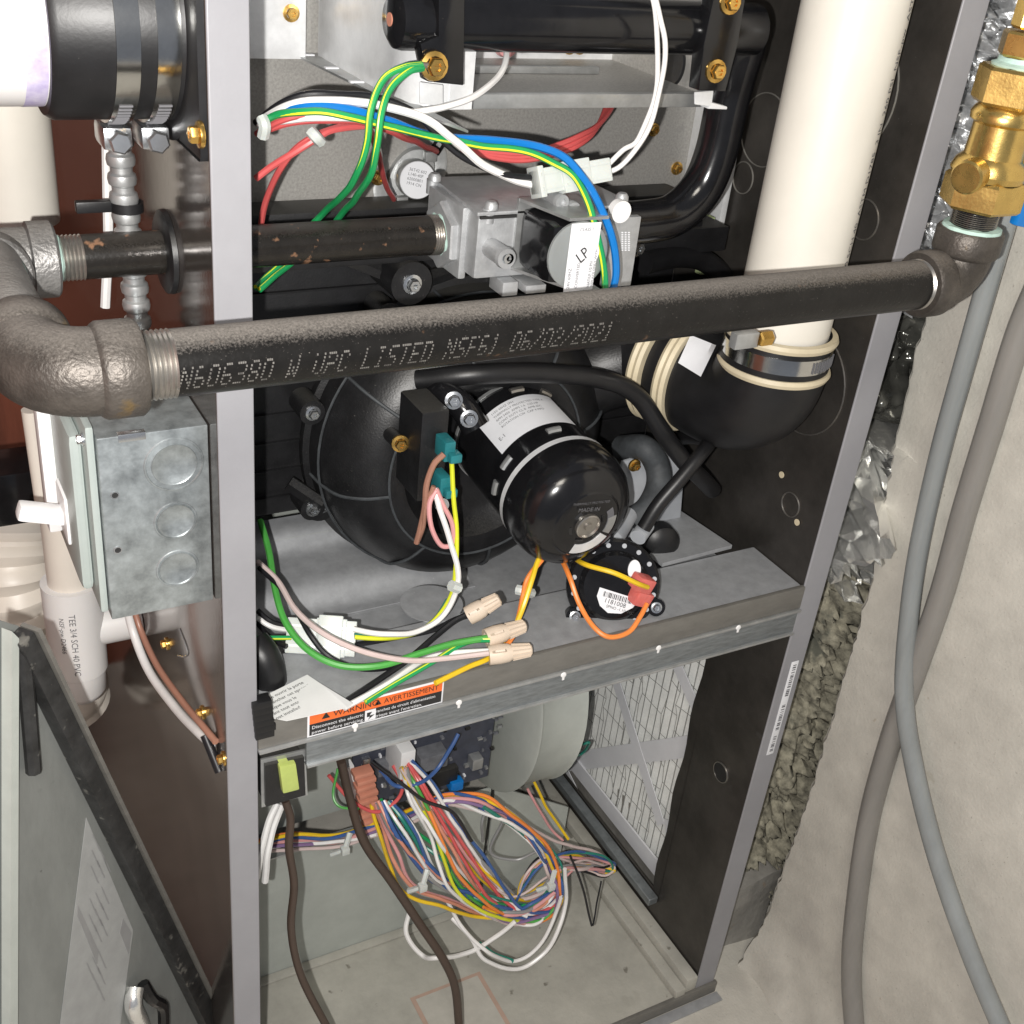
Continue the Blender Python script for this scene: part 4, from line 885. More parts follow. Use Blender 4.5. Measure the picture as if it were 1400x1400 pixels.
# ================================================================== LEFT SIDE
cp = thing('rubber_coupling', 'black rubber coupling with two steel band clamps on the upper left pipe', 'coupling', (-.04, .12, 1.0))
YC, ZC, RC = .075, 1.043, .052
B().lathe((-.022, YC, ZC), (-1, 0, 0), [(0, .064), (.004, .064), (.0045, .0535), (.010, .0525), (.066, .0525), (.070, .050), (.070, .044)], 72).done('rubber_sleeve', 'black_rubber', cp)
b = B(); b.box((-.0262, YC-.072, ZC-.060), (-.0222, YC+.06, ZC+.07), .004); b.done('mounting_flange', 'black_rubber', cp)
for (xa, xb) in ((-.041, -.029), (-.0615, -.0495)):
    hc = B().lathe((xa, YC, ZC), (1, 0, 0), [(0, .0526), (0, .0542), (xb-xa, .0542), (xb-xa, .0526)], 72).done('band_clamp', 'band', cp)
    g = B()
    for k in range(12):
        a = math.radians(-84 + 3.6*k); 
        g.box((xa+.0025, YC-math.cos(a)*.0545-.0004, ZC+math.sin(a)*.0545-.0005), (xb-.0025, YC-math.cos(a)*.0545+.0004, ZC+math.sin(a)*.0545+.0005))
    g.done('band_slots', 'ink_grey', hc)
    hz_ = ZC+math.sin(math.radians(-92))*.061
    g = B(); g.box((xa-.002, YC-.014, hz_-.007), (xb+.002, YC+.012, hz_+.006), .003); hexprism(g, (xa+.006, YC-.014, hz_-.001), (0, -1, 0), .0065, 0, .007); g.done('worm_screw', 'steel_screw', hc)
screw(at(274, 184, X=-.0264), (-1, 0, 0), parent=cp, r=.0046)
ip = thing('intake_pipe', 'thick white PVC pipe with purple primer at the upper left corner', 'pipe', (-.2, YC, 1.0))
B().cyl((-.5, YC, ZC), (-.092, YC, ZC), .0455, n=56).done('pipe_body', 'pvc_white', ip)
B().lathe((-.103, YC, ZC), (1, 0, 0), [(0, .0457), (.0105, .0456), (.0112, .044), (.0112, 0)], 56).done('primer_band', 'primer', ip)
# upright white pipe further back
p = at(22, 215, Y=.3)
tag(B().cyl((p.x-.004, .3, p.z-.045), (p.x-.004, .3, 1.4), .030, n=36).done('upright_pipe', 'pvc'), 'upright cream-white PVC pipe at the far left behind the tee', 'pipe')
# flexible conduit
b = B(); prof = []
zA, zB = .835, 1.02; cxx, cyy = -.042, .115
k = zA
p_ = []
while k < zB:
    for (f, r) in ((0, .0066), (.18, .0066), (.30, .0082), (.55, .0087), (.80, .0082), (.92, .0066)): p_.append((k-zA+f*.0115, r))
    k += .0115
b.lathe((cxx, cyy, zA), (0, 0, 1), p_, 24)
for v in b.bm.verts: v.co.x += .002*math.sin((v.co.z-.8)*30)
tag(b.done('flexible_conduit', 'galv'), 'ribbed flexible metal conduit hanging down the cabinet side', 'conduit')
b = B(); b.cyl((cxx, cyy, .815), (cxx, cyy, .838), .0105); tag(b.done('conduit_fitting', 'black_gloss'), 'dark fitting at the lower end of the flexible conduit', 'fitting')
tag(B().lathe((cxx, cyy, .925), (0, 0, 1), [(0, .0084), (0, .0098), (.006, .0098), (.006, .0084)], 24).box((cxx-.030, cyy-.002, .925), (cxx-.009, cyy+.004, .932), .001).done('cable_tie', 'black_rubber'), 'black cable tie round the flexible conduit', 'cable tie')
q = B(); q.tube(crom([at(146, 190, Y=.15), at(147, 260, Y=.15), at(148, 330, Y=.15), at(144, 420, Y=.15)], 4), .0032, 8)
tag(q.done('white_cable', 'w_white'), 'thin white cable running down beside the flexible conduit', 'cable')
# electrical box
eb = thing('switch_box', 'galvanised steel switch box with round knockouts on the cabinet side', 'electrical box', (-.055, .07, .69))
ex0, ex1, ey0, ey1, ez0, ez1 = -.0875, -.0225, .020, .105, .693, .822
B().box((ex0, ey0, ez0), (ex1, ey1, ez1), .0012).done('box_body', 'ebox', eb)
for (px, py, r1, r2) in ((238, 635, .0185, .0140), (240, 712, .0138, .0118), (243, 777, .0140, .0120)):
    p = at(px, py, Y=ey0); b = B()
    b.lathe((p.x, ey0+.0002, p.z), (0, -1, 0), [(0, r1), (.0007, r1-.0006), (.0008, r1-.0014), (0, r1-.002)], 40)
    b.lathe((p.x, ey0+.0002, p.z), (0, -1, 0), [(-.001, 0), (.0003, 0), (.0004, r2-.001), (.0009, r2-.0003), (.0003, r2)], 40); b.done('knockout', 'ebox', eb)
for (px, py) in ((157, 677), (161, 752)):
    p = at(px, py, Y=ey0); b = B(); b.lathe((p.x, ey0, p.z), (0, -1, 0), [(0, .0028), (.0005, .0026), (.0005, .0019), (.0002, .0018)], 18); o = b.done('mounting_hole', 'steel_screw', eb); B().cyl((p.x, ey0-.0002, p.z), (p.x, ey0-.0003, p.z), .0019).done('hole_core', 'ink', o)
B().box((ex0+.012, ey0-.001, ez1-.004), (ex0+.028, ey0+.004, ez1+.001), .0005).done('corner_tab', 'steel_screw', eb)
b = B(); b.box((ex0-.0055, ey0+.004, ez0+.004), (ex0-.0005, ey1+.02, ez1+.006), .002); b.box((ex0-.014, ey0+.016, ez0+.014), (ex0-.005, ey1+.010, ez1-.004), .006); cv = b.done('switch_cover', 'ebox_cover', eb)
b = B(); screw((ex0-.006, ey0+.010, ez1-.004), (-1, 0, 0), 'steel_screw', .0028, cv)
b = B(); b.box((ex0-.022, ey0+.075, ez0+.025), (ex0-.0135, ey1+.005, ez1+.006), .002); b.done('switch_strap', 'white_plastic', eb)
p = at(72, 706, X=ex0-.026); b = B(); b.box((-.018, -.006, -.005), (.012, .006, .006), .003)
bmesh.ops.transform(b.bm, matrix=Matrix.Translation((ex0-.025, .075, .745)) @ Matrix.Rotation(math.radians(18), 4, 'Y'), verts=b.bm.verts); b.box((ex0-.016, .060, .728), (ex0-.010, .090, .762), .002); b.done('toggle', 'white_plastic', eb)
# drain tee
dt = thing('drain_tee', 'white PVC drain tee with rounded end below the switch box', 'pipe tee', at(98, 900, Y=.27))
ta = at(98, 810, Y=.27); Xd, Yd = ta.x, .27; zt_, zb2 = at(92, 795, Y=.27).z, at(98, 962, Y=.27).z
B().lathe((Xd, Yd, zb2+.004), (0, 0, 1), [(0, 0), (.001, .009), (.005, .0165), (.013, .0212), (.036, .0222), (.036, .0240), (zt_-zb2-.008, .0246), (zt_-zb2-.004, .0246), (zt_-zb2-.004, .018)], 40).done('tee_body', 'pvc_white', dt)
B().cyl((Xd, Yd, zt_-.052), (-.0225, Yd, zt_-.052), .0172, n=32).done('side_arm', 'pvc_white', dt)
B().cyl((Xd, Yd, zt_-.01), (Xd, Yd, zt_+.16), .0187, n=32).done('riser', 'pvc_cream', dt)
tr_ = .02485
joined_text([('TEE 3/4 SCH 40 PVC', (0, 0, 0), (1, 0, 0), (0, 1, 0), .0075, 1), ('NSF-pw D2466', (.004, -.0085, 0), (1, 0, 0), (0, 1, 0), .006, 1)], 'ink_grey', dt, 'moulded_print',
    surf=lambda p: V((Xd - math.cos(math.radians(72) + p.y/tr_ )*tr_, Yd - math.sin(math.radians(72)+p.y/tr_)*tr_, zt_-.018-p.x)))
hp_ = [(20, 640, .45), (15, 720, .42), (20, 800, .40), (55, 880, .40), (100, 960, .42)]
C_ = crom([at(*a[:2], Y=a[2]) for a in hp_], 14)
rb = thing('ribbed_drain_hose', 'large ribbed cream plastic fitting behind the drain tee at the far left', 'hose', C_[-1])
B().tube(C_, lambda t_: .040 + .0035*math.sin(t_*75), 30).done('hose_body', 'pvc_cream', rb)
tag(B().box(tuple(at(-30, 655, Y=.33)), tuple(at(62, 712, Y=.33)+V((0, .05, 0))), .003).done('black_duct', 'black_gloss'), 'glossy black rectangular duct crossing at the far left edge', 'duct')
tag(B().cyl(at(42, 560, Y=.25), at(62, 700, Y=.25), .007).done('slim_white_pipe', 'pvc_cream'), 'slim cream pipe left of the switch box', 'pipe')
# twin cable from box to cabinet
def swire(label, mat, pts, r, grp=None, name='wire', cat='wire'):
    return tag(B().tube(crom([at(a, b_, X=x) for (a, b_, x) in pts], 8), r, 10).done(name, mat), label, cat, grp)
swire('white insulated cable curving from the switch box down to the cabinet side', 'w_white', [(172, 826, -.045), (184, 870, -.042), (205, 920, -.038), (240, 968, -.032), (268, 998, -.028), (290, 1018, -.024)], .0036, name='cable', cat='cable')
swire('brown cable curving beside the white one from the switch box', 'w_brown', [(181, 826, -.045), (194, 866, -.042), (216, 912, -.038), (250, 960, -.032), (275, 990, -.028), (295, 1014, -.024)], .0026, name='cable', cat='cable')
swire('short black strain relief where the cable enters the cabinet side', 'w_black', [(280, 1005, -.028), (288, 1025, -.026), (296, 1045, -.024), (300, 1055, -.023)], .0035, name='strain_relief', cat='grommet')
# leaning door panel
dr = thing('furnace_door', 'removed furnace door leaning at the lower left with its scuffed grey inside showing', 'door panel', at(150, 1390, Y=.05))
T_ = at(26, 856, Y=.02); BR = at(318, 1450, Y=.10); BL = at(-60, 1500, Y=-.06); TL = T_
e1v = (BR-T_).normalized(); nrm = (BR-T_).cross(BL-T_).normalized()
if nrm.dot(CAMP-T_) < 0: nrm = -nrm
side = nrm.cross(e1v).normalized()
if side.dot(BL-BR) < 0: side = -side
TL, BL = [CAMP + ray(*q_) * ((T_-CAMP).dot(nrm)/ray(*q_).dot(nrm)) for q_ in ((-10, 845), (-60, 1500))]
B().prism([TL, T_, BR, BL], -nrm*.0018).done('inner_face', 'door_in', dr)
B().prism([T_, BR, BR+side*.016, T_+side*.012], nrm*.012, .001).done('edge_flange', 'door_edge', dr)
B().prism([T_-side*.0035, BR-side*.0035, BR-side*.0006, T_-side*.0006], nrm*.0145).done('edge_trim', 'rail', dr)
def dp(px, py, d=.0006):
    r_ = ray(px, py); t_ = ((T_ + nrm*d) - CAMP).dot(nrm)/r_.dot(nrm); return CAMP + r_*t_
B().prism([dp(a, b_) for (a, b_) in ((118, 1118), (182, 1272), (162, 1420), (80, 1420))], -nrm*.0004).done('paper_sticker', 'dull_paper', dr)
B().prism([dp(a, b_, .0009) for (a, b_) in ((106, 1236), (135, 1300), (133, 1318), (106, 1252))], -nrm*.0003).done('sticker_stripe', 'w_grey', dr)
B().prism([dp(a, b_, .0009) for (a, b_) in ((168, 1256), (180, 1275), (176, 1305), (164, 1275))], -nrm*.0003).done('sticker_code', 'w_grey', dr)
g = B()
for k in range(9):
    for j in range(3):
        x = 126-k*1.0+j*7; y = 1140+k*22+j*14
        if (k+j) % 4 != 3: g.quad([dp(x, y, .0010), dp(x+2, y+1, .0010), dp(x+12, y+24, .0010), dp(x+10, y+24, .0010)])
g.done('sticker_print', 'w_grey', dr, smooth=False)
for P4 in (((2, 858), (12, 868), (12, 1420), (2, 1420)),):
    B().prism([dp(a, b_, .001) for (a, b_) in P4], nrm*.008).done('rolled_edge', 'cream_steel', dr)
b = B(); b.tube([dp(30, 880, .006), dp(38, 960, .006), dp(46, 1055, .006)], .005, 8); b.done('corner_clip', 'door_edge', dr)
lt_ = thing('door_latch', 'shiny metal quarter-turn latch near the bottom of the leaning door', 'latch', dp(200, 1375))
lb_ = B().tube(crom([dp(185, 1350, .004), dp(182, 1375, .008), dp(192, 1400, .008), dp(200, 1430, .008)], 4), .007, 10).done('latch_body', 'foil', lt_)
B().tube(crom([dp(195, 1345, .006), dp(207, 1365, .012), dp(222, 1375, .012), dp(224, 1400, .012)], 4), .005, 8).done('latch_arm', 'black_gloss', lt_)
# side marks on the outer panel
g = B()
for pts_ in (((245, 860), (256, 890), (252, 898), (243, 896)),):
    g.tube(crom([at(a, b_, X=-.0225) for (a, b_) in pts_], 4), .0007, 5)
g.done('wire_hook', 'galv', fc)
# ================================================================== UPPER WIRES
GU = 'wires of the upper harness'
wire('black wire arching over the top of the upper harness into the white connector', 'w_black', [(350, 168, .10), (385, 140, .085), (430, 128, .075), (500, 132, .070), (560, 150, .065), (600, 188, .06), (640, 218, .055), (690, 238, .05), (735, 244, .05)], .0022, GU)
wire('white wire arching over the upper harness into the white connector', 'w_white', [(352, 168, .10), (390, 147, .08), (440, 137, .068), (500, 141, .062), (555, 152, .056), (590, 166, .052), (620, 190, .050), (660, 225, .050), (700, 245, .050), (735, 254, .05)], .0026, GU)
wire('bright blue wire crossing the upper harness and dropping past the gas valve', 'w_blue', [(358, 166, .095), (400, 150, .075), (440, 144, .066), (485, 150, .060), (530, 163, .060), (575, 182, .062), (630, 189, .062), (700, 194, .056), (745, 203, .048), (775, 218, .038), (800, 246, .028), (822, 285, .018), (838, 330, .012), (842, 370, .012), (836, 400, .015)], .0026, GU)
wire('green and yellow striped wire beneath the blue one dropping past the gas valve', 'w_green', [(358, 168, .09), (385, 155, .075), (430, 152, .062), (480, 160, .055), (530, 172, .053), (590, 187, .055), (650, 198, .055), (710, 206, .050), (755, 222, .042), (785, 240, .033), (803, 275, .02), (815, 320, .012), (826, 370, .010), (828, 400, .012)], .0023, GU, stripe=1)
wire('second white wire under the green and yellow one', 'w_white', [(380, 166, .085), (420, 160, .075), (470, 160, .07), (520, 166, .07)], .0024, GU)
wire('red wire from the harness to the upper terminal of the limit switch', 'w_red', [(355, 180, .10), (400, 168, .085), (450, 164, .08), (500, 167, .085), (540, 183, .10), (570, 195, .14), (597, 207, .20)], .0022, GU)
wire('red wire curling down to the lower terminal of the limit switch', 'w_red', [(470, 168, .09), (500, 172, .10), (514, 200, .12), (524, 240, .17), (538, 272, .22)], .0021, GU)
wire('short red wire rising from the left flange into the bundle', 'w_red', [(350, 182, .10), (385, 165, .08), (420, 157, .075), (460, 160, .075)], .0021, GU)
wire('pair of red wires descending from the tie to the left flange, upper one', 'w_red', [(350, 243, .10), (395, 212, .09), (430, 190, .085), (455, 177, .085), (500, 172, .09)], .0022, GU)
wire('red wire running lowest down the left flange behind the gas pipe', 'w_red', [(357, 310, .14), (368, 262, .12), (395, 215, .10), (430, 186, .09), (470, 172, .09)], .0021, GU)
for k in range(3):
    wire(('uppermost', 'middle', 'lowest')[k] + ' of three red wires coming out from under the burner box lip', 'w_red', [(850-7*k, 118, .20), (828-7*k+k*3, 160+k*3, .16), (788, 188+k*6, .13), (730, 208+k*5, .12), (680, 208+k*4, .12), (630, 200+k*3, .12)], .0020, GU)
wire('green and yellow ground wire from the brass screw, left of the pair', 'w_green', [(575, 88, .056), (550, 92, .052), (524, 108, .050), (507, 150, .046), (502, 195, .046), (492, 232, .055), (470, 265, .08), (445, 290, .115), (425, 308, .13)], .0022, 'green and yellow ground wires', stripe=1)
wire('green and yellow ground wire from the brass screw, right of the pair', 'w_green', [(577, 92, .056), (558, 97, .051), (536, 118, .048), (522, 155, .043), (516, 200, .042), (508, 235, .052), (492, 262, .075), (472, 288, .11), (455, 310, .13)], .0022, 'green and yellow ground wires', stripe=1)
wire('striped ground wire coming out under the valve supply pipe, upper one', 'w_green', [(420, 340, .135), (395, 362, .13), (375, 378, .12), (355, 396, .11)], .0022, 'green and yellow ground wires', stripe=1)
wire('striped ground wire coming out under the valve supply pipe, lower one', 'w_green', [(396, 350, .14), (378, 366, .135), (362, 380, .13), (350, 392, .12)], .0022, 'green and yellow ground wires', stripe=1)
wire('bare ring terminal lug on the brass ground screw', 'thread', [(576, 90, .057), (584, 90, .057), (592, 90, .057)], .0018, name='ring_terminal', cat='terminal')
wire('white wire looping out from behind the manifold into the harness', 'w_white', [(688, 58, .12), (692, 75, .10), (680, 105, .085), (650, 130, .07), (610, 146, .062), (570, 153, .058), (556, 153, .058)], .0021, GU)
wire('left of the two white wires dropping from the top to the connector', 'w_white', [(886, -20, .055), (896, 20, .05), (899, 90, .048), (893, 140, .048), (872, 190, .048), (850, 205, .048), (824, 232, .05)], .0017, GU)
wire('right of the two white wires dropping from the top to the connector', 'w_white', [(893, -20, .055), (903, 25, .045), (909, 60, .042), (905, 105, .042), (895, 150, .044), (876, 195, .044), (850, 226, .046), (824, 240, .05)], .0017, GU)
def plug(name, label, P0, P1, h, d, mat='nylon', steps=((0, .48, 1), (.40, .60, 1.18), (.55, 1, .95)), twist=0):
    P0 = V(P0); P1 = V(P1); ax_ = (P1-P0); L_ = ax_.length; ax_.normalize(); up = (CAMP-P0).normalized(); sd = ax_.cross(up).normalized(); up = sd.cross(ax_).normalized()
    t_ = thing(name, label, 'connector', (P0+P1)/2); Mx = Matrix((ax_, sd, up)).transposed()
    for i, (a, b_, s1) in enumerate(steps):
        b = B(); b.box((a*L_, -h/2*s1, -d/2*s1), (b_*L_, h/2*s1, d/2*s1), .001)
        for k in (-1, 1): b.box((a*L_+.002, k*h*.28-.0008, d/2*s1), (b_*L_-.002, k*h*.28+.0008, d/2*s1+.001))
        bmesh.ops.transform(b.bm, matrix=Matrix.Translation(P0) @ Mx.to_4x4(), verts=b.bm.verts); b.done('housing', mat, t_)
    return t_
plug('wire_connector', 'milky white nylon plug connector in front of the gas valve', at(730, 250, Y=.045), at(830, 232, Y=.045), .0165, .013, steps=((0, .5, 1), (.32, .70, 1.22), (.62, 1, .92), (0, .08, 1.22)))
wire('milky cable tie holding the red pair below the harness', 'nylon', [(425, 180, .078), (432, 188, .075), (438, 195, .078)], .0036, name='cable_tie', cat='cable tie')
wire('milky cable tie gathering the upper harness at the left flange', 'nylon', [(357, 160, .085), (362, 172, .082), (360, 186, .085)], .0038, name='cable_tie', cat='cable tie')
# ================================================================== SHELF WIRES
def swz(label, mat, pts, r=.0021, group='wires on the shelf', **k):
    P = [V(at(a, b_, Z=z)) for (a, b_, z) in pts]; C_ = crom(P, 7); stripe = k.pop('stripe', None)
    o = tag(B().tube(C_, r, 8).done(k.get('name', 'wire'), mat), label, k.get('cat', 'wire'), group)
    if stripe:
        off = []
        for i, p in enumerate(C_):
            t_ = (C_[min(i+1, len(C_)-1)] - C_[max(i-1, 0)]).normalized(); vv = (CAMP - p).normalized(); s1 = t_.cross(vv).normalized(); off.append(p + (vv*.62 + s1*.38*stripe).normalized()*r*.5)
        B().tube(off, r*.58, 6).done('stripe', 'w_yellowstripe', o)
    return o
swz('thick bright green wire sagging across the shelf into the middle wire nut', 'w_lime', [(356, 712, .66), (368, 755, .65), (376, 805, .64), (390, 850, .628), (420, 888, .618), (465, 910, .612), (520, 910, .612), (575, 893, .614), (620, 880, .616), (668, 872, .618)], .0026)
swz('beige-white wire sagging across the shelf to the lowest wire nut', 'w_palepink', [(352, 768, .65), (380, 795, .645), (405, 835, .64), (445, 868, .636), (500, 892, .626), (560, 903, .614), (610, 900, .610), (668, 893, .612)], .0022)
swz('glossy black wire with white print following the beige one', 'w_black', [(354, 776, .648), (385, 805, .642), (405, 835, .632), (425, 870, .622), (450, 898, .610), (490, 914, .606), (530, 913, .603), (560, 900, .602)], .0020)
swz('black wire from the paper tag up to the topmost wire nut', 'w_black', [(468, 962, .598), (520, 928, .600), (560, 900, .605), (595, 870, .612), (620, 850, .62), (640, 840, .625)], .0024)
swz('white wire from the paper tag to the lowest wire nut', 'w_white', [(470, 968, .598), (530, 935, .600), (580, 902, .604), (620, 893, .608), (668, 890, .612)], .0023)
swz('green and yellow wire from the paper tag to the middle wire nut', 'w_green', [(500, 960, .598), (540, 935, .600), (590, 906, .606), (625, 884, .612), (648, 876, .616), (670, 875, .618)], .0021, stripe=-1)
swz('black wire from the nylon plug to the topmost wire nut', 'w_black', [(485, 882, .606), (540, 872, .606), (590, 862, .609), (620, 848, .614), (640, 842, .622)], .0021)
swz('short black wire with white twin entering the left of the nylon plug', 'w_black', [(352, 835, .625), (370, 850, .620), (395, 857, .612)], .0022)
swz('short white wire entering the left of the nylon plug', 'w_white', [(352, 845, .622), (372, 857, .617), (398, 862, .61)], .0020)
swz('short green and yellow wire entering the left of the nylon plug', 'w_green', [(350, 872, .612), (370, 872, .610), (398, 872, .608)], .0018, stripe=1)
swz('short black wire lowest at the left of the nylon plug', 'w_black', [(350, 850, .606), (370, 872, .604), (392, 884, .604)], .0020)
plug('wire_connector', 'flat milky nylon plug lying on the left of the shelf', at(392, 868, Z=.606), at(487, 874, Z=.606), .027, .012, steps=((0, 1, 1), (.42, .86, 1.08), (.45, .80, 1.25)))
GM = 'wires from the motor terminals'
wire('white motor lead curving down to the nylon plug', 'w_white', [(594, 668, .056), (602, 700, .048), (615, 740, .040), (626, 775, .036), (622, 815, .034), (600, 848, .034), (565, 865, .032), (525, 866, .034), (484, 860, .045)], .0022, GM)
wire('white and yellow motor lead curving beside the white one', 'w_yellowstripe', [(617, 634, .055), (620, 680, .05), (624, 730, .044), (623, 775, .038), (614, 818, .038), (594, 848, .038), (560, 868, .036), (520, 873, .036), (484, 870, .042)], .0018, GM)
wire('teal green lead beneath the white motor lead', 'w_teal', [(612, 820, .040), (592, 850, .042), (560, 867, .042), (520, 868, .042), (484, 867, .047)], .0017, GM)
wire('brown wire hanging from the upper teal terminal', 'w_brown', [(606, 620, .052), (592, 635, .052), (583, 665, .054), (579, 700, .058), (570, 742, .066)], .0023, GM)
wire('pinkish brown wire looping from the lower teal terminal', 'w_pink', [(597, 668, .054), (587, 690, .052), (590, 722, .048), (604, 746, .045), (619, 742, .044), (618, 715, .046), (606, 690, .05), (596, 668, .054)], .0019, GM)
wire('brown wire beside the loop under the teal terminals', 'w_brown', [(592, 664, .055), (583, 690, .055), (578, 720, .060), (572, 738, .066)], .0018, GM)
wire('white cable tie on the motor leads above the shelf', 'nylon', [(616, 800, .032), (627, 804, .032)], .0044, name='cable_tie', cat='cable tie')
swz('orange wire dropping from the motor to the middle wire nut', 'w_orange', [(775, 722, .675), (745, 760, .66), (722, 790, .648), (715, 815, .635), (710, 840, .625), (702, 868, .61), (690, 885, .605)], .0021)
swz('yellow wire twisted beside the orange one below the motor', 'w_yellow', [(765, 725, .675), (738, 762, .66), (728, 790, .65), (718, 822, .636), (708, 848, .622), (694, 878, .605), (668, 900, .602), (640, 912, .600), (595, 934, .600)], .0021)
wire('white cable tie round the orange and yellow wires', 'nylon', [(706, 806, .034), (716, 808, .030), (726, 811, .034)], .0042, name='cable_tie', cat='cable tie')
wire('yellow wire crossing the face of the pressure switch', 'w_yellow', [(750, 735, .075), (780, 760, .055), (800, 772, .03), (840, 785, .010), (870, 797, .004), (886, 803, .006)], .0021, 'pressure switch wires')
wire('orange wire looping below the pressure switch', 'w_orange', [(752, 735, .07), (768, 765, .05), (780, 790, .03), (792, 825, .015), (812, 856, .004), (834, 871, -.006), (860, 863, -.006), (876, 842, .000), (884, 826, .006)], .0021, 'pressure switch wires')
# wire nuts
def wnut(label, tip, base, col_='beige'):
    tip = V(tip); base = V(base); a = (tip-base); L_ = a.length; b = B(); n = 24
    b.lathe(base, a, [(0, .0045), (0, .0075), (L_*.25, .0078), (L_*.45, .0072), (L_*.52, .0060), (L_*.97, .0046), (L_, .0036), (L_, 0)], n)
    o = thing('wire_nut', label, 'wire nut', base, 'beige wire nuts on the shelf'); b.done('cap', col_, o)
    u = a.normalized().orthogonal().normalized(); t_ = a.normalized().cross(u); g = B()
    for k in range(12):
        an = 2*PI*k/12; d = u*math.cos(an)+t_*math.sin(an); g.tube([base+a*.54+d*.0061, base+a*.96+d*.0048], .0006, 4)
    for s1 in (-1, 1):
        d = t_*s1; g.prism([base+a*.05+d*.006, base+a*.42+d*.006, base+a*.34+d*.0125, base+a*.12+d*.0125], u*.0016)
    g.done('grip_ribs', col_, o); return o
wnut('topmost beige wire nut holding the black wires', at(683, 818, Z=.640), at(640, 842, Z=.625))
wnut('middle beige wire nut joining the green wires', at(718, 855, Z=.620), at(664, 873, Z=.615))
wnut('lowest beige wire nut joining the white wires near the rail', at(727, 888, Z=.612), at(668, 896, Z=.608))
# curled paper tag on the shelf, lying over the rail's corner
pg_ = thing('paper_tag', 'curled white paper tag with printed text at the left of the shelf', 'tag', at(420, 955, Z=.597))
q = [at(a, b_, Z=z) for (a, b_, z) in ((350, 958, .5975), (420, 923, .5975), (438, 935, .600), (482, 962, .6065), (475, 968, .601), (392, 986, .5965), (350, 978, .5965))]
B().prism(q, (0, 0, .0005)).done('sheet', 'paper', pg_)
xd_ = (at(425, 925, Z=.599) - at(355, 958, Z=.599)).normalized(); yd_ = V((0, 0, 1)).cross(xd_)
if yd_.dot(at(420, 923, Z=.599)-at(392, 986, Z=.599)) < 0: yd_ = -yd_
L_ = []
for i, s1 in enumerate(('before ouvrir la porte', 'd\u00e9brancher cet appareil', 'lorsque vous le nettoyez', 'avant tout entretien', 'If not installed correctly')):
    o0 = at(357+4*i, 962+6.2*i, Z=.5990); L_.append((s1, tuple(o0), xd_, yd_, .0044, .95))
joined_text(L_, 'ink', pg_, 'print')
hose('black rubber drain tube at the left edge of the shelf', [(345, 880, .06), (360, 900, .05), (368, 930, .045), (362, 960, .045)], .013)
# jagged gasket corner on the left of the rail
b = B(); 
for k in range(6):
    p = at(364+k*.8, 962+k*8, Y=-.002); b.box((p.x-.010, -.0035, p.z-.003), (p.x+.003+random.uniform(0, .002), .006, p.z+.003), .0005)
tag(b.done('gasket_strip', 'black_rubber'), 'ragged black gasket strip at the left end of the front rail', 'gasket')
# ================================================================== LOWER HARNESS
GL = 'wires of the lower harness'
def LW(label, mat, pts, r=.0017, **k):
    if len(pts) > 5: pts = [pts[0]] + [(a+random.gauss(0, 2.7), b_+random.gauss(0, 2.4), y+random.uniform(-.007, .007)) for (a, b_, y) in pts[1:]]
    return wire(label, mat, pts, r, GL, **k)
for i in range(16):
    mt, nm = [('w_palepink', 'cream'), ('w_salmon', 'coral'), ('w_yellow', 'mustard'), ('w_teal', 'teal'), ('w_pink', 'pink'), ('w_dkblue', 'blue'), ('w_grey', 'grey'), ('w_white', 'white')][i % 8]
    f = i/15; kind = i % 2
    if kind: pts_ = [(515+20*f, 1095, .12), (540+30*f, 1150-20*f, .10), (585+20*f, 1195+15*f, .095), (640+20*f, 1215+20*f, .09), (695, 1235+15*f, .085), (740, 1232+15*f, .085), (770-20*f, 1205, .085), (755-25*f, 1165, .09), (720-20*f, 1130, .095), (670-15*f, 1112-10*f, .10)]
    else: pts_ = [(548+8*f, 1050, .12), (575, 1100+15*f, .11), (612+15*f, 1150, .10), (650+25*f, 1195, .095), (700+10*f, 1228, .09), (745, 1205+25*f, .09), (772-8*f, 1185+10*f, .09), (800, 1180+6*f, .095), (830-12*f, 1186, .10)]
    LW('loose ' + nm + (' wire winding back over the coil' if kind else ' wire slipping through the coil to the right') + (' on its inner side' if f > .5 else ' on its outer side'), mt, pts_, .0013+.0004*(i % 3))
cols = [('w_blue', 'blue'), ('w_red', 'red'), ('w_red', 'second red'), ('w_orange', 'orange'), ('w_lime', 'green'), ('w_yellowstripe', 'lime yellow'), ('w_white', 'white'), ('w_dkblue', 'dark blue'), ('w_palepink', 'pale pink')]
for i, (mt, nm) in enumerate([('w_dkblue', 'dark blue'), ('w_white', 'inner white'), ('w_red', 'red'), ('w_red', 'second red'), ('w_salmon', 'salmon'), ('w_orange', 'orange'), ('w_lime', 'green'), ('w_yellowstripe', 'lime'), ('w_white', 'outer white')]):
    k = i*1.0; d = -.0012*i
    LW(nm + ' wire fanning from the white plug down to the bottom of the coil', mt,
       [(562-k*1.6, 1040+k*1.5, .13), (590-k*3, 1075+k*2, .115+d), (622-k*4, 1120+k*3.4, .10+d), (655-k*5.6, 1168+k*4.6, .09+d), (692-k*6.6, 1215+k*3.4, .085+d), (722-k*3.5, 1244+k*2.2, .08), (748-k*1, 1244+k*2.4, .08), (768-k*.5, 1222+k*1.5, .08-d)], .0018)
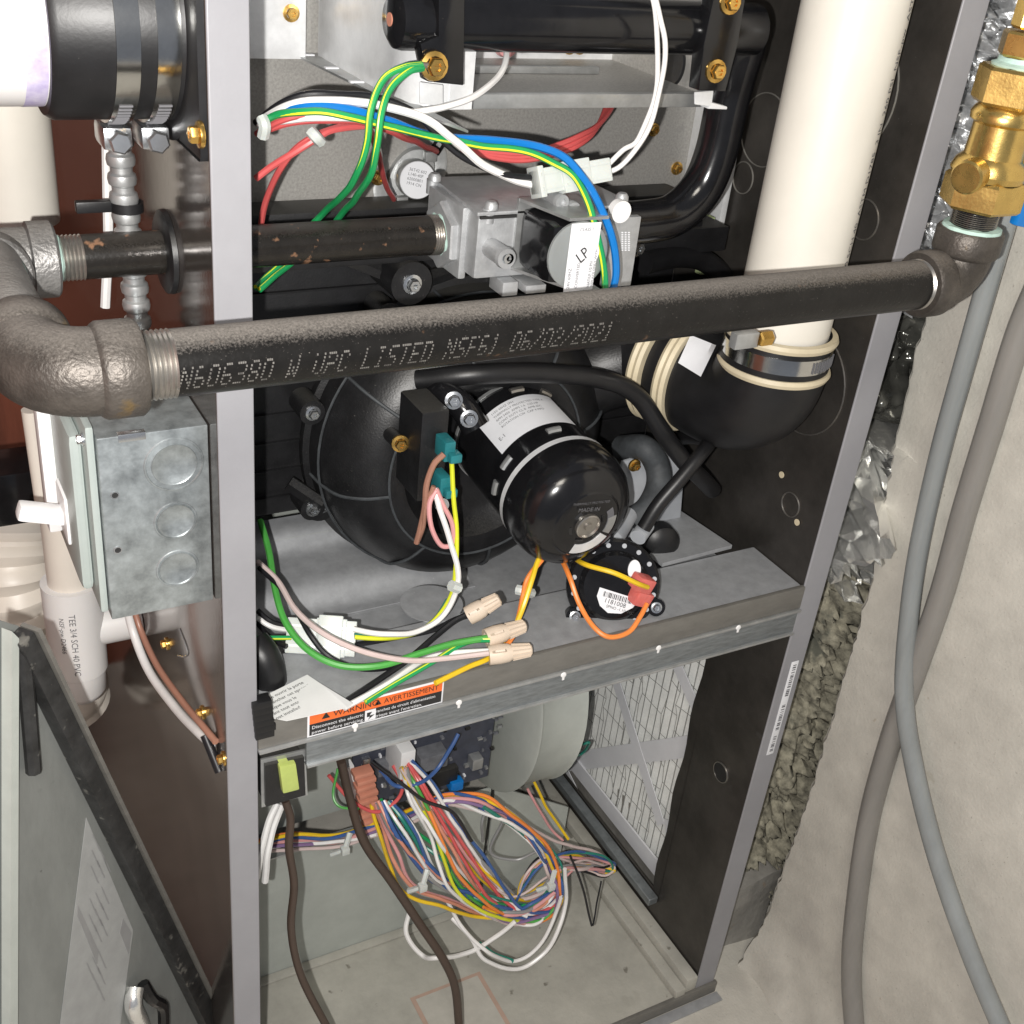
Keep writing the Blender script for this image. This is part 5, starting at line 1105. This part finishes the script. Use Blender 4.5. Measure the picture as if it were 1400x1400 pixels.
for i, (mt, nm) in enumerate([('w_orange', 'orange'), ('w_yellow', 'amber'), ('w_dkblue', 'navy'), ('w_pink', 'pink'), ('w_purple', 'mauve'), ('w_white', 'white'), ('w_palepink', 'pale')]):
    k = i
    LW(nm + ' wire of the wide loop running from the left rim round the coil', mt,
       [(352, 1150+k*2.2, .17), (400, 1140+k*3.2, .16), (455, 1140+k*3.0, .15), (520, 1122+k*3, .135), (570, 1100+k*3, .12), (610, 1084+k*3.2, .11), (655, 1088+k*3.2, .10), (700, 1112+k*2.6, .095), (735, 1148+k*2, .09), (757-k*.8, 1185+k*1.2, .085), (768-k*1.1, 1215+k, .08), (762-k*1.5, 1240+k*.5, .08), (735, 1254+k*1.2, .08), (700, 1252+k*1.6, .08), (660, 1240+k*1.4, .085)], .0018)
for i, (mt, nm) in enumerate([('w_yellow', 'yellow'), ('w_salmon', 'coral'), ('w_pink', 'dusty pink'), ('w_grey', 'grey'), ('w_dkblue', 'slate blue'), ('w_teal', 'teal'), ('w_green', 'emerald')]):
    k = i
    LW(nm + ' wire dropping from the salmon connector and sweeping right', mt,
       [(508+k*2.2, 1100-k*1, .125), (520+k*4, 1140-k*2, .12), (535+k*7, 1185-k*7, .105), (556+k*9, 1222-k*9, .095), (600+k*6, 1240-k*6, .09), (650+k*3, 1250-k*3, .085), (690+k*2, 1255-k*2, .08), (730, 1247-k*2, .08), (758, 1222-k*2, .08)], .0019)
LW('blue wire looping in front of the circuit board', 'w_dkblue', [(625, 1003, .12), (615, 1030, .115), (598, 1056, .11), (572, 1073, .11), (545, 1074, .115), (520, 1055, .13)], .0020)
LW('black wire crossing from the board down through the fan of wires', 'w_black', [(508, 1042, .13), (545, 1068, .11), (580, 1095, .10), (620, 1112, .09), (645, 1150, .08)], .0017)
LW('white wire crossing straight down through the fan', 'w_white', [(555, 1080, .11), (575, 1115, .095), (600, 1150, .085), (640, 1200, .08), (680, 1235, .078), (720, 1255, .078)], .0018)
LW('red wire curving under the salmon connector', 'w_red', [(450, 1060, .15), (475, 1092, .135), (510, 1106, .12), (540, 1098, .12), (550, 1075, .13), (540, 1050, .14)], .0018)
LW('pale green wire looping beside the brown cable', 'w_lime', [(462, 1050, .15), (455, 1085, .14), (465, 1103, .13), (490, 1106, .125)], .0013)
LW('white wire looping low to the left of the bottom loops', 'w_white', [(560, 1245, .10), (560, 1280, .085), (575, 1305, .07), (605, 1313, .062), (640, 1302, .062), (675, 1280, .066), (705, 1258, .072)], .0024)
LW('white wire of the lowest loop, outer', 'w_white', [(618, 1255, .095), (640, 1285, .07), (665, 1312, .055), (705, 1325, .050), (742, 1308, .052), (765, 1275, .06), (776, 1235, .07), (774, 1195, .08)], .0022)
LW('white wire of the lowest loop, inner', 'w_white', [(610, 1230, .10), (630, 1268, .078), (660, 1300, .062), (702, 1312, .058), (735, 1296, .06), (757, 1262, .066), (768, 1225, .075)], .0020)
LW('green end of wire tucked inside the lowest loop', 'w_teal', [(655, 1290, .072), (675, 1305, .064), (700, 1314, .058)], .0024)
LW('white wires bunched near the left rim of the compartment', 'w_white', [(385, 1100, .06), (374, 1130, .055), (366, 1165, .05), (362, 1205, .05)], .0030)
LW('second white wire bunched near the left rim', 'w_white', [(378, 1098, .055), (366, 1125, .05), (358, 1160, .045), (352, 1200, .045)], .0028)
LW('olive wire running past the blower scroll down to the right', 'w_yellow', [(730, 1068, .16), (745, 1100, .15), (765, 1130, .14), (778, 1148, .13)], .0016)
LW('pink wire running past the blower scroll', 'w_pink', [(722, 1078, .165), (735, 1105, .155), (755, 1135, .145), (770, 1150, .135)], .0015)
LW('teal wire loop poking out above the filter', 'w_teal', [(752, 1035, .20), (775, 1022, .19), (798, 1014, .18), (805, 1020, .18), (790, 1033, .19), (758, 1040, .20)], .0016)
LW('pale wire reaching out to the cluster at the right', 'w_palepink', [(690, 1105, .10), (730, 1135, .10), (775, 1155, .10), (815, 1165, .10), (838, 1182, .10)], .0017)
for i, (mt, nm) in enumerate([('w_dkblue', 'navy'), ('w_teal', 'dark teal'), ('w_pink', 'rose'), ('w_yellow', 'mustard'), ('w_palepink', 'cream'), ('w_black', 'black')]):
    LW(nm + ' wire in the cluster curling at the far right of the harness', mt,
       [(700+i*2, 1245-i*4, .085), (715+i, 1215-i*5, .085), (745, 1180-i*2, .09), (785, 1166+i*3, .095), (820, 1168+i*4, .10), (838, 1180+i*2, .10), (828, 1192+i, .10), (795, 1184+i, .10)], .0014)
LW('black wire end pointing down at the right of the coil', 'w_black', [(780, 1170, .09), (792, 1200, .08), (803, 1240, .07), (809, 1266, .06)], .0013)
LW('second black wire end meeting it in a point', 'w_black', [(822, 1205, .08), (816, 1235, .07), (810, 1266, .06)], .0009)
LW('grey wire loop inside the upper coil', 'w_grey', [(660, 1150, .12), (655, 1130, .12), (668, 1114, .12), (690, 1120, .115), (668, 1165, .12), (700, 1175, .11), (730, 1160, .10)], .0016)
for (px, py, lab) in ((465, 1150, 'pale cable tie on the bundle at the left of the lower compartment'), (570, 1200, 'pale cable tie on the wires below the salmon connector'), (745, 1200, 'milky cable tie round the right side of the coil')):
    p = at(px, py, Y=.085 if px > 500 else .145); b = B(); b.tube([p+V((-.010, -.004, -.010)), p+V((0, -.012, 0)), p+V((.008, -.004, .012))], .0030, 6); b.box((p.x-.004, p.y-.016, p.z-.004), (p.x+.004, p.y-.009, p.z+.004), .001); tag(b.done('cable_tie', 'nylon'), lab, 'cable tie')
GB = 'brown thermostat cables'
tag(B().tube(crom([at(a, b_, Y=y) for (a, b_, y) in ((390, 1095, .05), (397, 1120, .045), (395, 1160, .04), (402, 1210, .035), (398, 1270, .03), (412, 1335, .022), (450, 1410, .012))], 8), .0034, 10).done('cable', 'w_cable'), 'brown cable hanging from below the door switch', 'cable', GB)
tag(B().tube(crom([at(a, b_, Y=y) for (a, b_, y) in ((466, 1040, .10), (478, 1090, .10), (497, 1150, .09), (535, 1205, .08), (575, 1265, .06), (605, 1310, .045), (622, 1350, .035), (628, 1410, .03))], 8), .0042, 10).done('cable', 'w_cable'), 'dark brown cable running diagonally down through the lower compartment', 'cable', GB)
LW('thin dark cable beside the diagonal brown one', 'w_cable', [(487, 1120, .095), (512, 1170, .09), (550, 1225, .075), (590, 1285, .055)], .0024)
B().prism([at(a, b_, Y=.15) for (a, b_) in ((474, 1050), (484, 1047), (487, 1092), (478, 1094))], (0, .01, 0)).done('board_post', 'white_plastic', pcb)
